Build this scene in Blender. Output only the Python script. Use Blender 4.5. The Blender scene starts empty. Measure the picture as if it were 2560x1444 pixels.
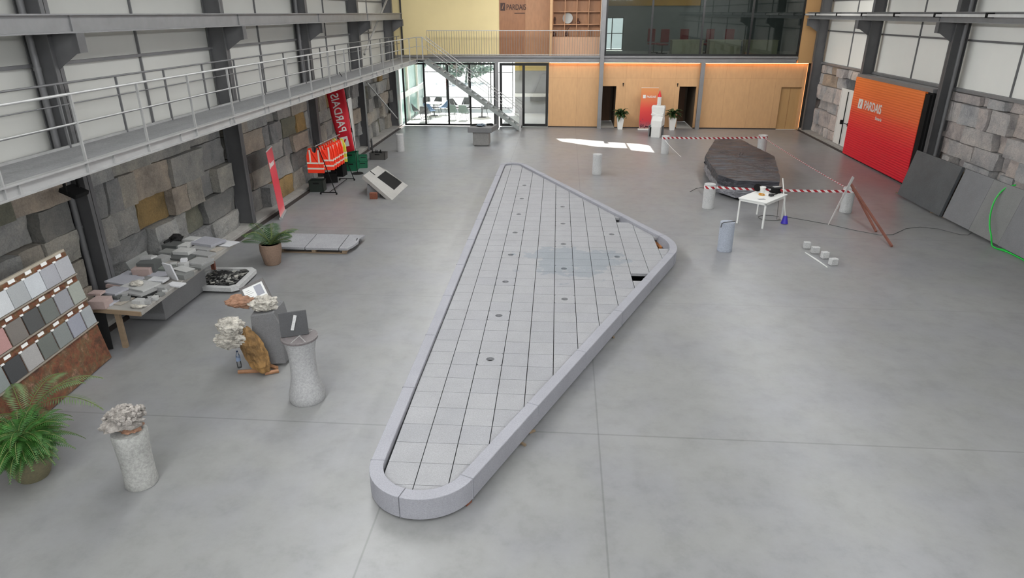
import bpy, math, random
from mathutils import Vector, Matrix, noise
C = bpy.context.scene
COL = C.collection
R = math.radians
random.seed(7)

# ------------------------------------------------------------------ camera
CAM = Vector((0, 0, 5.6)); FPX = 1661.57
PITCH, YAW, ROLL = 0.393686, -0.0766086, 0.0021078
fw = Vector((math.sin(YAW)*math.cos(PITCH), math.cos(YAW)*math.cos(PITCH), -math.sin(PITCH)))
rt0 = Vector((math.cos(YAW), -math.sin(YAW), 0)); dn0 = fw.cross(rt0)
rt = math.cos(ROLL)*rt0 + math.sin(ROLL)*dn0
dn = -math.sin(ROLL)*rt0 + math.cos(ROLL)*dn0
cd = bpy.data.cameras.new('camera'); cam = bpy.data.objects.new('camera', cd); COL.objects.link(cam)
cd.sensor_width = 36; cd.lens = FPX/2560*36; cd.clip_end = 300
cam.matrix_world = Matrix(((rt.x, -dn.x, -fw.x, CAM.x), (rt.y, -dn.y, -fw.y, CAM.y), (rt.z, -dn.z, -fw.z, CAM.z), (0, 0, 0, 1)))
C.camera = cam
# ------------------------------------------------------------------ world, sun, added fill lamps, exposure
w = bpy.data.worlds.new('world'); C.world = w; w.use_nodes = True
wn = w.node_tree.nodes; wl = w.node_tree.links
bg = wn['Background']
tc = wn.new('ShaderNodeTexCoord'); sp = wn.new('ShaderNodeSeparateXYZ'); rp = wn.new('ShaderNodeValToRGB')
wl.new(tc.outputs['Generated'], sp.inputs[0]); wl.new(sp.outputs['Z'], rp.inputs[0]); wl.new(rp.outputs[0], bg.inputs['Color'])
rp.color_ramp.elements[0].color = (0.92, 0.95, 1, 1); rp.color_ramp.elements[1].color = (0.55, 0.74, 1, 1)
bg.inputs['Strength'].default_value = 2.2
sd = bpy.data.lights.new('sun', 'SUN'); sun = bpy.data.objects.new('sun', sd); COL.objects.link(sun)
sd.energy = 21.0; sd.angle = R(0.6); sd.color = (1, 0.97, 0.92)
sun.rotation_euler = Vector((0.02, -0.5, -0.866)).to_track_quat('-Z', 'Y').to_euler()
def area(name, loc, sx, sy, power, tgt=None, col=(1, 1, 1)):
    d = bpy.data.lights.new(name, 'AREA'); o = bpy.data.objects.new(name, d); COL.objects.link(o)
    d.shape = 'RECTANGLE'; d.size = sx; d.size_y = sy; d.energy = power; d.color = col; o.location = loc
    if tgt:
        z = (Vector(loc)-Vector(tgt)).normalized(); y = Vector((0, 1, 0)) if sy > sx else Vector((0, 0, 1)); x = y.cross(z).normalized(); y = z.cross(x)
        o.matrix_world = Matrix(((x.x, y.x, z.x, loc[0]), (x.y, y.y, z.y, loc[1]), (x.z, y.z, z.z, loc[2]), (0, 0, 0, 1)))
    return o
area('fill_light', (-5.0, 15, 7.28), .7, 35, 2150, (12, 15, 6.2), (0.96, 0.975, 1))  # unseen fill lamps added under the roof to brighten walls and floor
area('fill_light', (8.2, 15, 7.28), .7, 35, 1450, (-9, 15, 1.5), (0.96, 0.975, 1))
area('fill_light', (-4.2, 14, 7.34), .9, 32, 700, None, (0.96, 0.975, 1))
area('fill_light', (-1.5, 29.5, 7.2), 12, 1.0, 420, (-1.5, 37.5, 3.2), (1, 0.98, 0.95))  # unseen pair added to brighten the back wall
area('fill_light', (8.5, 29.5, 7.2), 5, 1.0, 220, (8.5, 37.5, 2.5), (1, 0.98, 0.95))
area('fill_light', (0, -4.5, 7.1), 14, .5, 950, (0, 14, 0), (0.93, 0.96, 1))  # front fill added behind the camera for faces turned towards it
C.view_settings.view_transform = 'Standard'; C.view_settings.look = 'None'
C.view_settings.exposure = -0.06; C.view_settings.gamma = 1.0; C.view_settings.use_curve_mapping = False

# ------------------------------------------------------------------ from a pixel of the photo to a point on a real plane
def ray(x, y): return fw + rt*((x-1280)/FPX) + dn*((y-722)/FPX)
def FZ(x, y, z=0.0):
    q = ray(x, y); return CAM + q*((z-CAM.z)/q.z)
def PY(x, y, Y):
    q = ray(x, y); return CAM + q*(Y/q.y)
def PX(x, y, X):
    q = ray(x, y); return CAM + q*(X/q.x)

# ------------------------------------------------------------------ materials
MATS = {}
def newmat(name):
    m = bpy.data.materials.new(name); m.use_nodes = True
    return m, m.node_tree.nodes, m.node_tree.links, m.node_tree.nodes['Principled BSDF']
def rgb(h):
    h = h.lstrip('#'); v = [int(h[i:i+2], 16)/255 for i in (0, 2, 4)]
    return tuple(((c/12.92) if c <= .04045 else ((c+.055)/1.055)**2.4) for c in v) + (1,)
def scl(c, k): return (min(1, c[0]*k), min(1, c[1]*k), min(1, c[2]*k), 1)
def ramp(n, stops):
    r = n.new('ShaderNodeValToRGB'); e = r.color_ramp.elements
    while len(e) < len(stops): e.new(0.5)
    for i, (p, c) in enumerate(stops): e[i].position = p; e[i].color = c
    return r
def tex(n, l, kind, scale, coord='Object', detail=4, rough=.6):
    t = n.new('ShaderNodeTexNoise' if kind == 'noise' else 'ShaderNodeTexVoronoi')
    t.inputs['Scale'].default_value = scale
    if kind == 'noise': t.inputs['Detail'].default_value = detail; t.inputs['Roughness'].default_value = rough
    if coord == 'Position':
        g = n.new('ShaderNodeNewGeometry'); l.new(g.outputs['Position'], t.inputs['Vector'])
    else:
        g = n.new('ShaderNodeTexCoord'); l.new(g.outputs[coord], t.inputs['Vector'])
    return t
def mix(n, l, a, b, fac, mode='MIX'):
    m = n.new('ShaderNodeMix'); m.data_type = 'RGBA'; m.blend_type = mode
    for s, v in ((6, a), (7, b), (0, fac)):
        if isinstance(v, (tuple, float, int)): m.inputs[s].default_value = v
        else: l.new(v, m.inputs[s])
    return m.outputs[2]
def plain(name, col, rough=.6, metal=0, var=.08, scale=3, bump=0, emit=0, spec=.5, bscale=None):
    if name in MATS: return MATS[name]
    m, n, l, b = newmat(name); col = rgb(col) if isinstance(col, str) else col
    b.inputs['Roughness'].default_value = rough; b.inputs['Metallic'].default_value = metal
    b.inputs['Specular IOR Level'].default_value = spec
    t = tex(n, l, 'noise', scale)
    r = ramp(n, [(.3, scl(col, 1-var)), (.7, scl(col, 1+var))]); l.new(t.outputs['Fac'], r.inputs[0]); l.new(r.outputs[0], b.inputs['Base Color'])
    if bump:
        t2 = tex(n, l, 'noise', bscale or scale*8); bp = n.new('ShaderNodeBump'); bp.inputs['Strength'].default_value = bump
        bp.inputs['Distance'].default_value = .02; l.new(t2.outputs['Fac'], bp.inputs['Height']); l.new(bp.outputs[0], b.inputs['Normal'])
    if emit: b.inputs['Emission Color'].default_value = col; b.inputs['Emission Strength'].default_value = emit
    MATS[name] = m; return m
def granite(name, col, grain=.25, scale=70, rough=.75, rnd=0.0, stain=None, bump=.15, blotch=.1):
    if name in MATS: return MATS[name]
    m, n, l, b = newmat(name); col = rgb(col) if isinstance(col, str) else col
    t = tex(n, l, 'noise', scale, 'Position', 3, .8); r = ramp(n, [(.32, scl(col, 1-grain)), (.5, col), (.68, scl(col, 1+grain))])
    l.new(t.outputs['Fac'], r.inputs[0])
    t2 = tex(n, l, 'noise', 1.6, 'Position', 5, .65); r2 = ramp(n, [(.3, (1-blotch, 1-blotch, 1-blotch, 1)), (.7, (1+blotch*.6, 1+blotch*.6, 1+blotch*.6, 1))])
    l.new(t2.outputs['Fac'], r2.inputs[0])
    o = mix(n, l, r.outputs[0], r2.outputs[0], 1.0, 'MULTIPLY')
    if rnd:
        oi = n.new('ShaderNodeObjectInfo'); r3 = ramp(n, [(0, (1-rnd, 1-rnd*.93, 1-rnd*.75, 1)), (.25, (1-rnd*.5,)*2+(1-rnd*.25, 1)), (.5, (1, 1, 1, 1)), (1, (1+rnd*.3, 1+rnd*.3, 1+rnd*.25, 1))])
        l.new(oi.outputs['Random'], r3.inputs[0]); o = mix(n, l, o, r3.outputs[0], 1.0, 'MULTIPLY')
    if stain:
        g = n.new('ShaderNodeNewGeometry'); vm = n.new('ShaderNodeVectorMath'); vm.operation = 'DISTANCE'
        l.new(g.outputs['Position'], vm.inputs[0]); vm.inputs[1].default_value = stain[0]
        t4 = tex(n, l, 'noise', 1.7, 'Position', 6, .6)
        ma = n.new('ShaderNodeMath'); ma.operation = 'MULTIPLY_ADD'; l.new(t4.outputs['Fac'], ma.inputs[0]); ma.inputs[1].default_value = stain[1]*3.2
        l.new(vm.outputs['Value'], ma.inputs[2])
        r4 = ramp(n, [(0, (0, 0, 0, 1)), (1, (1, 1, 1, 1))]); mr = n.new('ShaderNodeMapRange'); l.new(ma.outputs[0], mr.inputs['Value'])
        mr.inputs['From Min'].default_value = stain[1]*2.5; mr.inputs['From Max'].default_value = stain[1]*2.62
        o = mix(n, l, mix(n, l, o, (.78, .84, .88, 1), 1.0, 'MULTIPLY'), o, mr.outputs[0])
    l.new(o, b.inputs['Base Color']); b.inputs['Roughness'].default_value = rough
    if bump:
        bp = n.new('ShaderNodeBump'); bp.inputs['Strength'].default_value = bump; bp.inputs['Distance'].default_value = .01
        l.new(t.outputs['Fac'], bp.inputs['Height']); l.new(bp.outputs[0], b.inputs['Normal'])
    MATS[name] = m; return m
def wall_stone(name, stops, k=1.0):
    m, n, l, b = newmat(name)
    g = n.new('ShaderNodeNewGeometry'); r = ramp(n, [(p, scl(rgb(c), k)) for p, c in stops]); r.color_ramp.interpolation = 'CONSTANT'
    l.new(g.outputs['Random Per Island'], r.inputs[0])
    t = tex(n, l, 'noise', 1.3, 'Position', 8, .7); r2 = ramp(n, [(.3, (.55, .55, .57, 1)), (.46, (.92, .92, .91, 1)), (.54, (1.05, 1.03, 1.0, 1)), (.7, (1.35, 1.28, 1.2, 1))]); l.new(t.outputs['Fac'], r2.inputs[0])
    o = mix(n, l, r.outputs[0], r2.outputs[0], 1.0, 'MULTIPLY')
    t3 = tex(n, l, 'noise', 28, 'Position', 3, .8); r3 = ramp(n, [(.3, (.8, .8, .8, 1)), (.7, (1.18, 1.18, 1.18, 1))]); l.new(t3.outputs['Fac'], r3.inputs[0])
    o = mix(n, l, o, r3.outputs[0], 1.0, 'MULTIPLY')
    l.new(o, b.inputs['Base Color']); b.inputs['Roughness'].default_value = .9
    t4 = tex(n, l, 'noise', 7, 'Position', 8, .7); bp = n.new('ShaderNodeBump'); bp.inputs['Strength'].default_value = .8; bp.inputs['Distance'].default_value = .1
    l.new(t4.outputs['Fac'], bp.inputs['Height']); l.new(bp.outputs[0], b.inputs['Normal'])
    MATS[name] = m; return m
def gradient(name, stops, axis='Z', rough=.5, streak=0):
    m, n, l, b = newmat(name); t = n.new('ShaderNodeTexCoord'); s = n.new('ShaderNodeSeparateXYZ')
    l.new(t.outputs['Generated'], s.inputs[0]); r = ramp(n, [(p, rgb(c)) for p, c in stops]); l.new(s.outputs[axis], r.inputs[0])
    o = r.outputs[0]
    if streak:
        wv = n.new('ShaderNodeTexWave'); wv.wave_type = 'BANDS'; wv.bands_direction = 'Z'; wv.inputs['Scale'].default_value = 3.6
        l.new(t.outputs['Object'], wv.inputs['Vector']); bp = n.new('ShaderNodeBump'); bp.inputs['Strength'].default_value = streak; bp.inputs['Distance'].default_value = .02
        l.new(wv.outputs['Fac'], bp.inputs['Height']); l.new(bp.outputs[0], b.inputs['Normal'])
    l.new(o, b.inputs['Base Color']); b.inputs['Roughness'].default_value = rough
    MATS[name] = m; return m
def marble(name):
    m, n, l, b = newmat(name)
    t = tex(n, l, 'noise', 3.4, 'Object', 12, .78); r = ramp(n, [(.3, rgb('#2e2a22')), (.42, rgb('#4c3222')), (.49, rgb('#70432f')), (.55, rgb('#574a30')), (.62, rgb('#8a6757')), (.74, rgb('#c0a898'))])
    l.new(t.outputs['Fac'], r.inputs[0])
    v = tex(n, l, 'voronoi', 9); r2 = ramp(n, [(0, (.7, .65, .6, 1)), (.35, (1, 1, 1, 1)), (1, (1.2, 1.15, 1.1, 1))]); l.new(v.outputs['Distance'], r2.inputs[0])
    t2 = tex(n, l, 'noise', 12, 'Object', 8, .75); r3 = ramp(n, [(.35, (.7, .7, .7, 1)), (.65, (1.3, 1.25, 1.2, 1))]); l.new(t2.outputs['Fac'], r3.inputs[0])
    o = mix(n, l, mix(n, l, r.outputs[0], r2.outputs[0], 1.0, 'MULTIPLY'), r3.outputs[0], 1.0, 'MULTIPLY')
    l.new(o, b.inputs['Base Color']); b.inputs['Roughness'].default_value = .3; MATS[name] = m; return m
def wood(name, col, var=.12, scale=(1, 1, .12), rough=.6, board=0):
    m, n, l, b = newmat(name); col = rgb(col)
    t = n.new('ShaderNodeTexNoise'); tc_ = n.new('ShaderNodeTexCoord'); mp = n.new('ShaderNodeMapping'); mp.inputs['Scale'].default_value = scale
    l.new(tc_.outputs['Object'], mp.inputs[0]); l.new(mp.outputs[0], t.inputs['Vector']); t.inputs['Scale'].default_value = 9; t.inputs['Detail'].default_value = 6
    r = ramp(n, [(.3, scl(col, 1-var)), (.7, scl(col, 1+var))]); l.new(t.outputs['Fac'], r.inputs[0]); o = r.outputs[0]
    if board:
        br = n.new('ShaderNodeTexBrick'); br.inputs['Scale'].default_value = 1; br.inputs['Brick Width'].default_value = board; br.inputs['Row Height'].default_value = board*2.0
        br.inputs['Mortar Size'].default_value = .004; br.offset = 0; br.inputs['Color1'].default_value = (1, 1, 1, 1); br.inputs['Color2'].default_value = (.93, .93, .93, 1); br.inputs['Mortar'].default_value = (.6, .55, .5, 1)
        cx = n.new('ShaderNodeSeparateXYZ'); cb = n.new('ShaderNodeCombineXYZ'); l.new(tc_.outputs['Object'], cx.inputs[0]); l.new(cx.outputs['X'], cb.inputs['X']); l.new(cx.outputs['Z'], cb.inputs['Y'])
        l.new(cb.outputs[0], br.inputs['Vector']); o = mix(n, l, o, br.outputs['Color'], 1.0, 'MULTIPLY')
    l.new(o, b.inputs['Base Color']); b.inputs['Roughness'].default_value = rough; MATS[name] = m; return m
def glass(name, tint=(.96, .98, .98, 1), refl=.12, rough=0.02):
    m, n, l, b = newmat(name); n.remove(b); out = n['Material Output']
    tr = n.new('ShaderNodeBsdfTransparent'); tr.inputs[0].default_value = tint
    gl = n.new('ShaderNodeBsdfGlossy'); gl.inputs['Roughness'].default_value = rough
    fr = n.new('ShaderNodeFresnel'); fr.inputs[0].default_value = 1.45; mx = n.new('ShaderNodeMixShader')
    ad = n.new('ShaderNodeMath'); ad.operation = 'ADD'; ad.inputs[1].default_value = refl; ad.use_clamp = True
    l.new(fr.outputs[0], ad.inputs[0]); l.new(ad.outputs[0], mx.inputs[0]); l.new(tr.outputs[0], mx.inputs[1]); l.new(gl.outputs[0], mx.inputs[2]); l.new(mx.outputs[0], out.inputs[0])
    MATS[name] = m; return m
def floor_mat():
    m, n, l, b = newmat('polished_concrete')
    base = rgb('#878786')
    t = tex(n, l, 'noise', .35, 'Position', 9, .62); r = ramp(n, [(.25, scl(base, .84)), (.42, scl(base, .95)), (.55, base), (.62, scl(base, 1.04)), (.8, scl(base, 1.07))]); l.new(t.outputs['Fac'], r.inputs[0])
    t2 = tex(n, l, 'noise', 2.4, 'Position', 8, .7); r2 = ramp(n, [(.28, (.84, .84, .84, 1)), (.5, (1, 1, 1, 1)), (.72, (1.09, 1.09, 1.1, 1))]); l.new(t2.outputs['Fac'], r2.inputs[0])
    o = mix(n, l, r.outputs[0], r2.outputs[0], 1.0, 'MULTIPLY')
    t5 = tex(n, l, 'noise', .8, 'Position', 4, .5); r5 = ramp(n, [(.42, (1, 1, 1, 1)), (.62, (.975, .975, 1.02, 1))]); l.new(t5.outputs['Fac'], r5.inputs[0]); o = mix(n, l, o, r5.outputs[0], 1.0, 'MULTIPLY')
    g = n.new('ShaderNodeNewGeometry'); s = n.new('ShaderNodeSeparateXYZ'); l.new(g.outputs['Position'], s.inputs[0])
    def line(out, pos, wd, wob):
        # distance of a joint line along an axis, with a little wander
        a = n.new('ShaderNodeMath'); a.operation = 'SUBTRACT'; l.new(out, a.inputs[0]); a.inputs[1].default_value = pos
        c = n.new('ShaderNodeMath'); c.operation = 'ABSOLUTE'; l.new(a.outputs[0], c.inputs[0])
        d = n.new('ShaderNodeMapRange'); l.new(c.outputs[0], d.inputs['Value']); d.inputs['From Min'].default_value = wd*.4; d.inputs['From Max'].default_value = wd
        return d.outputs[0]
    for ax, pos in (('X', .62), ('X', -2.12), ('Y', 8.1), ('Y', 12.9), ('Y', 17.6), ('Y', 24.0)):
        f = line(s.outputs[ax], pos, .016 if ax == 'X' else .02, 0)
        o = mix(n, l, mix(n, l, o, (.76, .76, .76, 1) if pos not in (12.9, 24.0) else (.88, .88, .88, 1), 1.0, 'MULTIPLY'), o, f)
    l.new(o, b.inputs['Base Color'])
    rr = ramp(n, [(.3, (.31, .31, .31, 1)), (.7, (.39, .39, .39, 1))]); l.new(t.outputs['Fac'], rr.inputs[0]); l.new(rr.outputs[0], b.inputs['Roughness'])
    b.inputs['Specular IOR Level'].default_value = .42
    MATS['floor'] = m; return m

M_floor = floor_mat()
M_kerb = granite('kerb_granite', '#94949a', .14, 60, blotch=.08)
M_tile = granite('slab_granite', '#939395', .15, 60, rnd=.06, stain=((.25, 14.6, .26), 1.0), blotch=.08)
M_gran = granite('grey_granite', '#97979a', .25, 45, blotch=.12)
M_granL = granite('light_granite', '#b9b9b8', .2, 50, blotch=.12, bump=.3)
M_granD = granite('dark_granite', '#4a4a4c', .25, 60, blotch=.15, rough=.6)
M_granM = granite('mid_granite', '#737374', .2, 60, blotch=.12)
M_stL = wall_stone('left_wall_granite', [(0, '#8a8986'), (.25, '#7b7b7b'), (.42, '#929290'), (.58, '#6a6a68'), (.68, '#8f8a82'), (.8, '#86704a'), (.84, '#958b80'), (.9, '#66665a'), (.94, '#8e8c86')], 1.25)
M_stR = wall_stone('right_wall_granite', [(0, '#9a918d'), (.22, '#979798'), (.42, '#a3968f'), (.58, '#8c8a8a'), (.7, '#ab9c92'), (.8, '#a09c9a'), (.92, '#8b7765'), (.96, '#999')] if False else [(0, '#9b9593'), (.22, '#979798'), (.42, '#a39a96'), (.58, '#939191'), (.7, '#aaa09a'), (.8, '#a09c9a'), (.95, '#8e8174')], 1.4)
M_core = plain('wall_core', '#2a2927', .95, var=.3)
M_clad = plain('cladding_white', '#e6e6e0', .6, var=.03, scale=.5)
M_steel = plain('painted_grey_steel', '#6a6a6b', .55, .2, .1, 2, bump=.05)
M_steelD = plain('dark_grey_steel', '#3b3b3c', .55, .2, .15, 2)
M_galv = plain('galvanised_steel', '#a6a6a5', .45, .35, .1, 5)
M_beam = plain('beam_grey', '#7f7f80', .5, .25, .08, 3)
M_conc = plain('plinth_concrete', '#9a9792', .85, var=.12, scale=4, bump=.2)
M_drain = plain('drain_grate', '#3a3330', .8, var=.2, scale=20)
M_black = plain('black_frame', '#101112', .4, var=.1)
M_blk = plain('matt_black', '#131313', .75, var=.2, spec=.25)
M_white = plain('white_paint', '#dcdcd8', .45, var=.02)
M_wood = wood('plywood_wall', '#c49c70', .05, (1, 1, .3), .55, board=1.25)
M_woodD = wood('dark_plywood', '#946440', .1, (1, 1, .3), .5)
M_woodM = wood('shelf_plywood', '#a87a55', .1, (1, 1, .3), .5)
M_timber = wood('rough_timber', '#85725c', .15, (.3, .3, 1), .8)
M_timb2 = wood('red_brown_timber', '#7a4a3c', .2, (.3, .3, 1), .7)
M_beige = plain('beige_wall', '#ead9a6', .8, var=.03, scale=.6)
M_beige2 = plain('ochre_wall', '#b48d5e', .8, var=.04, scale=.6)
M_glass = glass('clear_glass')
M_glassD = glass('office_glass', (.6, .65, .63, 1), .03)
M_frost = plain('green_frosted_glass', '#7fa39b', .3, var=.05)
M_led = plain('warm_led', '#ffb070', .5, emit=14)
M_marble = marble('brown_marble')
M_red = plain('red_fabric', '#c41428', .6, var=.06)
M_or = plain('orange_fabric', '#ff3a16', .7, var=.08, scale=8)
M_yel = plain('yellow_fabric', '#d9d84a', .7, var=.06)
M_refl = plain('reflective_silver', '#e8e0d2', .4, var=.03)
M_leaf = plain('fern_green', '#2c5a1a', .55, var=.35, scale=6)
M_leafD = plain('dark_leaf', '#24401e', .5, var=.3, scale=9)
M_palm = plain('palm_green', '#4d6b3a', .55, var=.25, scale=6)
M_stem = plain('plant_stem', '#5c6b35', .7)
M_pot = plain('brown_woven_pot', '#8d7564', .8, var=.15, scale=30, bump=.5)
M_potG = plain('olive_woven_pot', '#756f55', .85, var=.2, scale=30, bump=.6)
M_soil = plain('soil', '#2c231b', .95, var=.3, scale=30)
M_green = plain('green_plastic', '#0b5e3f', .45, var=.08)
M_paper = plain('paper_white', '#e6e6e4', .7, var=.02)
M_crys = granite('white_crystal', '#b9b4aa', .4, 11, bump=1.0, blotch=.3)
M_crysG = granite('grey_druse', '#98928c', .5, 14, bump=.9, blotch=.4)
M_orock = granite('orange_quartzite', '#86663c', .45, 5, bump=.9, blotch=.5)
M_rrock = granite('red_rock', '#94705a', .35, 8, bump=.6, blotch=.35)
def film(name, col, rough, spec, sc, dist):
    m, n, l, b = newmat(name); b.inputs['Roughness'].default_value = rough; b.inputs['Specular IOR Level'].default_value = spec
    t = tex(n, l, 'noise', sc, 'Position', 6, .6); t.inputs['Distortion'].default_value = 1.2
    r = ramp(n, [(.35, scl(rgb(col), .75)), (.65, scl(rgb(col), 1.3))]); l.new(t.outputs['Fac'], r.inputs[0]); l.new(r.outputs[0], b.inputs['Base Color'])
    mp = n.new('ShaderNodeMapping'); g = n.new('ShaderNodeNewGeometry'); mp.inputs['Scale'].default_value = (1, 2.6, 4); l.new(g.outputs['Position'], mp.inputs[0])
    t2 = n.new('ShaderNodeTexNoise'); t2.inputs['Scale'].default_value = sc*.8; t2.inputs['Detail'].default_value = 5; l.new(mp.outputs[0], t2.inputs['Vector'])
    bp = n.new('ShaderNodeBump'); bp.inputs['Strength'].default_value = 1; bp.inputs['Distance'].default_value = dist; l.new(t2.outputs['Fac'], bp.inputs['Height']); l.new(bp.outputs[0], b.inputs['Normal'])
    MATS[name] = m; return m
M_film = film('black_stretch_film', '#3c3c41', .36, .22, 1.6, .16)
M_filmS = film('clear_stretch_film', '#77777c', .22, .8, 2.2, .12)
M_blue = plain('blue_plastic', '#3d2fb0', .4)
M_hose = plain('green_hose', '#12b83c', .4, var=.05)
M_cable = plain('grey_cable', '#5b5b5a', .6)
M_brick = plain('brick_red', '#7c4a36', .85, var=.15, scale=20, bump=.3)
M_terr = plain('terrace_paving', '#d8d6d0', .8, var=.03)
M_tree = plain('tree_leaf', '#5b7060', .7, var=.3, scale=2)

# ------------------------------------------------------------------ mesh builder
class MB:
    def __init__(s): s.v = []; s.f = []
    def add(s, vs, fs):
        b = len(s.v); s.v += [Vector(v) for v in vs]; s.f += [tuple(i+b for i in f) for f in fs]; return s
    def box(s, x0, x1, y0, y1, z0, z1):
        return s.add([(x0, y0, z0), (x1, y0, z0), (x1, y1, z0), (x0, y1, z0), (x0, y0, z1), (x1, y0, z1), (x1, y1, z1), (x0, y1, z1)],
                     [(3, 2, 1, 0), (4, 5, 6, 7), (0, 1, 5, 4), (1, 2, 6, 5), (2, 3, 7, 6), (3, 0, 4, 7)])
    def obox(s, c, sz, rz=0, M=None):
        m = (M or Matrix.Rotation(rz, 3, 'Z')); a, b, d = sz[0]/2, sz[1]/2, sz[2]/2
        k = len(s.v); s.box(-a, a, -b, b, -d, d)
        for i in range(k, len(s.v)): s.v[i] = m @ s.v[i] + Vector(c)
        return s
    def quad(s, a, b, c, d, th=.0):
        if not th: return s.add([a, b, c, d], [(0, 1, 2, 3)])
        a, b, c, d = map(Vector, (a, b, c, d)); nn = (b-a).cross(d-a).normalized()*th
        return s.add([a, b, c, d, a-nn, b-nn, c-nn, d-nn], [(0, 1, 2, 3), (7, 6, 5, 4), (4, 5, 1, 0), (5, 6, 2, 1), (6, 7, 3, 2), (7, 4, 0, 3)])
    def cone(s, p0, p1, r0, r1, n=16, caps=True):
        p0, p1 = Vector(p0), Vector(p1); ax = (p1-p0).normalized(); u = ax.orthogonal().normalized(); v = ax.cross(u)
        vs = []
        for p, r in ((p0, r0), (p1, r1)):
            for i in range(n):
                a = 2*math.pi*i/n; vs.append(p+(u*math.cos(a)+v*math.sin(a))*r)
        fs = [(i, (i+1) % n, n+(i+1) % n, n+i) for i in range(n)]
        if caps: fs += [tuple(reversed(range(n))), tuple(range(n, 2*n))]
        return s.add(vs, fs)
    def tube(s, pts, r, n=6, closed=False):
        pts = [Vector(p) for p in pts]; N = len(pts); vs = []; u = None
        for i, p in enumerate(pts):
            t = (pts[min(i+1, N-1)]-pts[max(i-1, 0)])
            t = t.normalized() if t.length > 1e-9 else Vector((0, 0, 1))
            u = t.orthogonal().normalized() if u is None else (u-t*u.dot(t)).normalized()
            v = t.cross(u); rr = r[i] if isinstance(r, (list, tuple)) else r
            for k in range(n):
                a = 2*math.pi*k/n; vs.append(p+(u*math.cos(a)+v*math.sin(a))*rr)
        fs = [(i*n+k, i*n+(k+1) % n, (i+1)*n+(k+1) % n, (i+1)*n+k) for i in range(N-1) for k in range(n)]
        fs += [tuple(reversed(range(n))), tuple(range((N-1)*n, N*n))]
        return s.add(vs, fs)
    def prism(s, poly, z0, z1):
        n = len(poly)
        return s.add([(p[0], p[1], z0) for p in poly]+[(p[0], p[1], z1) for p in poly],
                     [tuple(reversed(range(n))), tuple(range(n, 2*n))]+[(i, (i+1) % n, n+(i+1) % n, n+i) for i in range(n)])
    def lathe(s, prof, c, n=32):
        vs = []; c = Vector(c)
        for r, z in prof:
            for i in range(n):
                a = 2*math.pi*i/n; vs.append(c+Vector((r*math.cos(a), r*math.sin(a), z)))
        m = len(prof); fs = [(j*n+i, j*n+(i+1) % n, (j+1)*n+(i+1) % n, (j+1)*n+i) for j in range(m-1) for i in range(n)]
        fs += [tuple(reversed(range(n))), tuple(range((m-1)*n, m*n))]
        return s.add(vs, fs)
    def rock(s, c, rad, seed=0, amp=.3, freq=1.5, n=3, M=None):
        import bmesh
        bm = bmesh.new(); bmesh.ops.create_icosphere(bm, subdivisions=n, radius=1); c = Vector(c)
        vs = []
        for v in bm.verts:
            d = v.co.normalized(); k = 1+amp*noise.fractal(d*freq+Vector((seed*7.3, seed, -seed)), .8, 2.2, 4)*1.4 + amp*.4*(noise.cell(d*freq*3+Vector((seed, 0, 0)))-.5)
            p = Vector((d.x*rad[0], d.y*rad[1], d.z*rad[2]))*k
            vs.append((M @ p if M else p)+c)
        fs = [tuple(x.index for x in f.verts) for f in bm.faces]; bm.free()
        return s.add(vs, fs)
ROOT = {}
def props(o, label=None, cat=None, group=None, kind=None):
    if label: o['label'] = label
    if cat: o['category'] = cat
    if group: o['group'] = group
    if kind: o['kind'] = kind
    return o
def thing(name, label, cat, loc, rz=0, group=None, M=None):
    o = bpy.data.objects.new(name, None); COL.objects.link(o); o.empty_display_size = .1
    mw = M if M is not None else Matrix.Translation(Vector(loc)) @ Matrix.Rotation(rz, 4, 'Z')
    o.matrix_world = mw; ROOT[o.name] = mw.copy()
    return props(o, label, cat, group)
def build(name, mb, mat, parent=None, label=None, local=False, smooth=False, bev=0, kind=None, cat=None, group=None):
    """links the builder's mesh as ONE object; vertices are world coordinates unless local"""
    me = bpy.data.meshes.new(name)
    if parent is not None:
        mw = ROOT[parent.name]; vs = mb.v if local else [mw.inverted() @ v for v in mb.v]
    else:
        xs = [v.x for v in mb.v]; ys = [v.y for v in mb.v]; zs = [v.z for v in mb.v]
        o0 = Vector(((min(xs)+max(xs))/2, (min(ys)+max(ys))/2, min(zs))); mw = Matrix.Translation(o0); vs = [v-o0 for v in mb.v]
    me.from_pydata([tuple(v) for v in vs], [], mb.f); me.update()
    if smooth:
        me.polygons.foreach_set('use_smooth', [True]*len(me.polygons))
        try: me.set_sharp_from_angle(angle=R(40))
        except Exception: pass
    if mat: me.materials.append(mat)
    o = bpy.data.objects.new(name, me); COL.objects.link(o)
    if parent is not None: o.parent = parent
    else: o.location = mw.translation
    ROOT[o.name] = mw
    if bev:
        b = o.modifiers.new('bevel', 'BEVEL'); b.width = bev; b.segments = 2; b.limit_method = 'ANGLE'
    return props(o, label, cat, group, kind)
def struct(name, mb, mat, parent=None, **k): return build(name, mb, mat, parent, kind='structure', **k)
def copy_tree(o, parent=None):
    c = o.copy(); COL.objects.link(c)
    if parent is not None: c.parent = parent
    for ch in list(o.children): copy_tree(ch, c)
    ROOT[c.name] = ROOT.get(o.name, Matrix())
    return c
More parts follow.
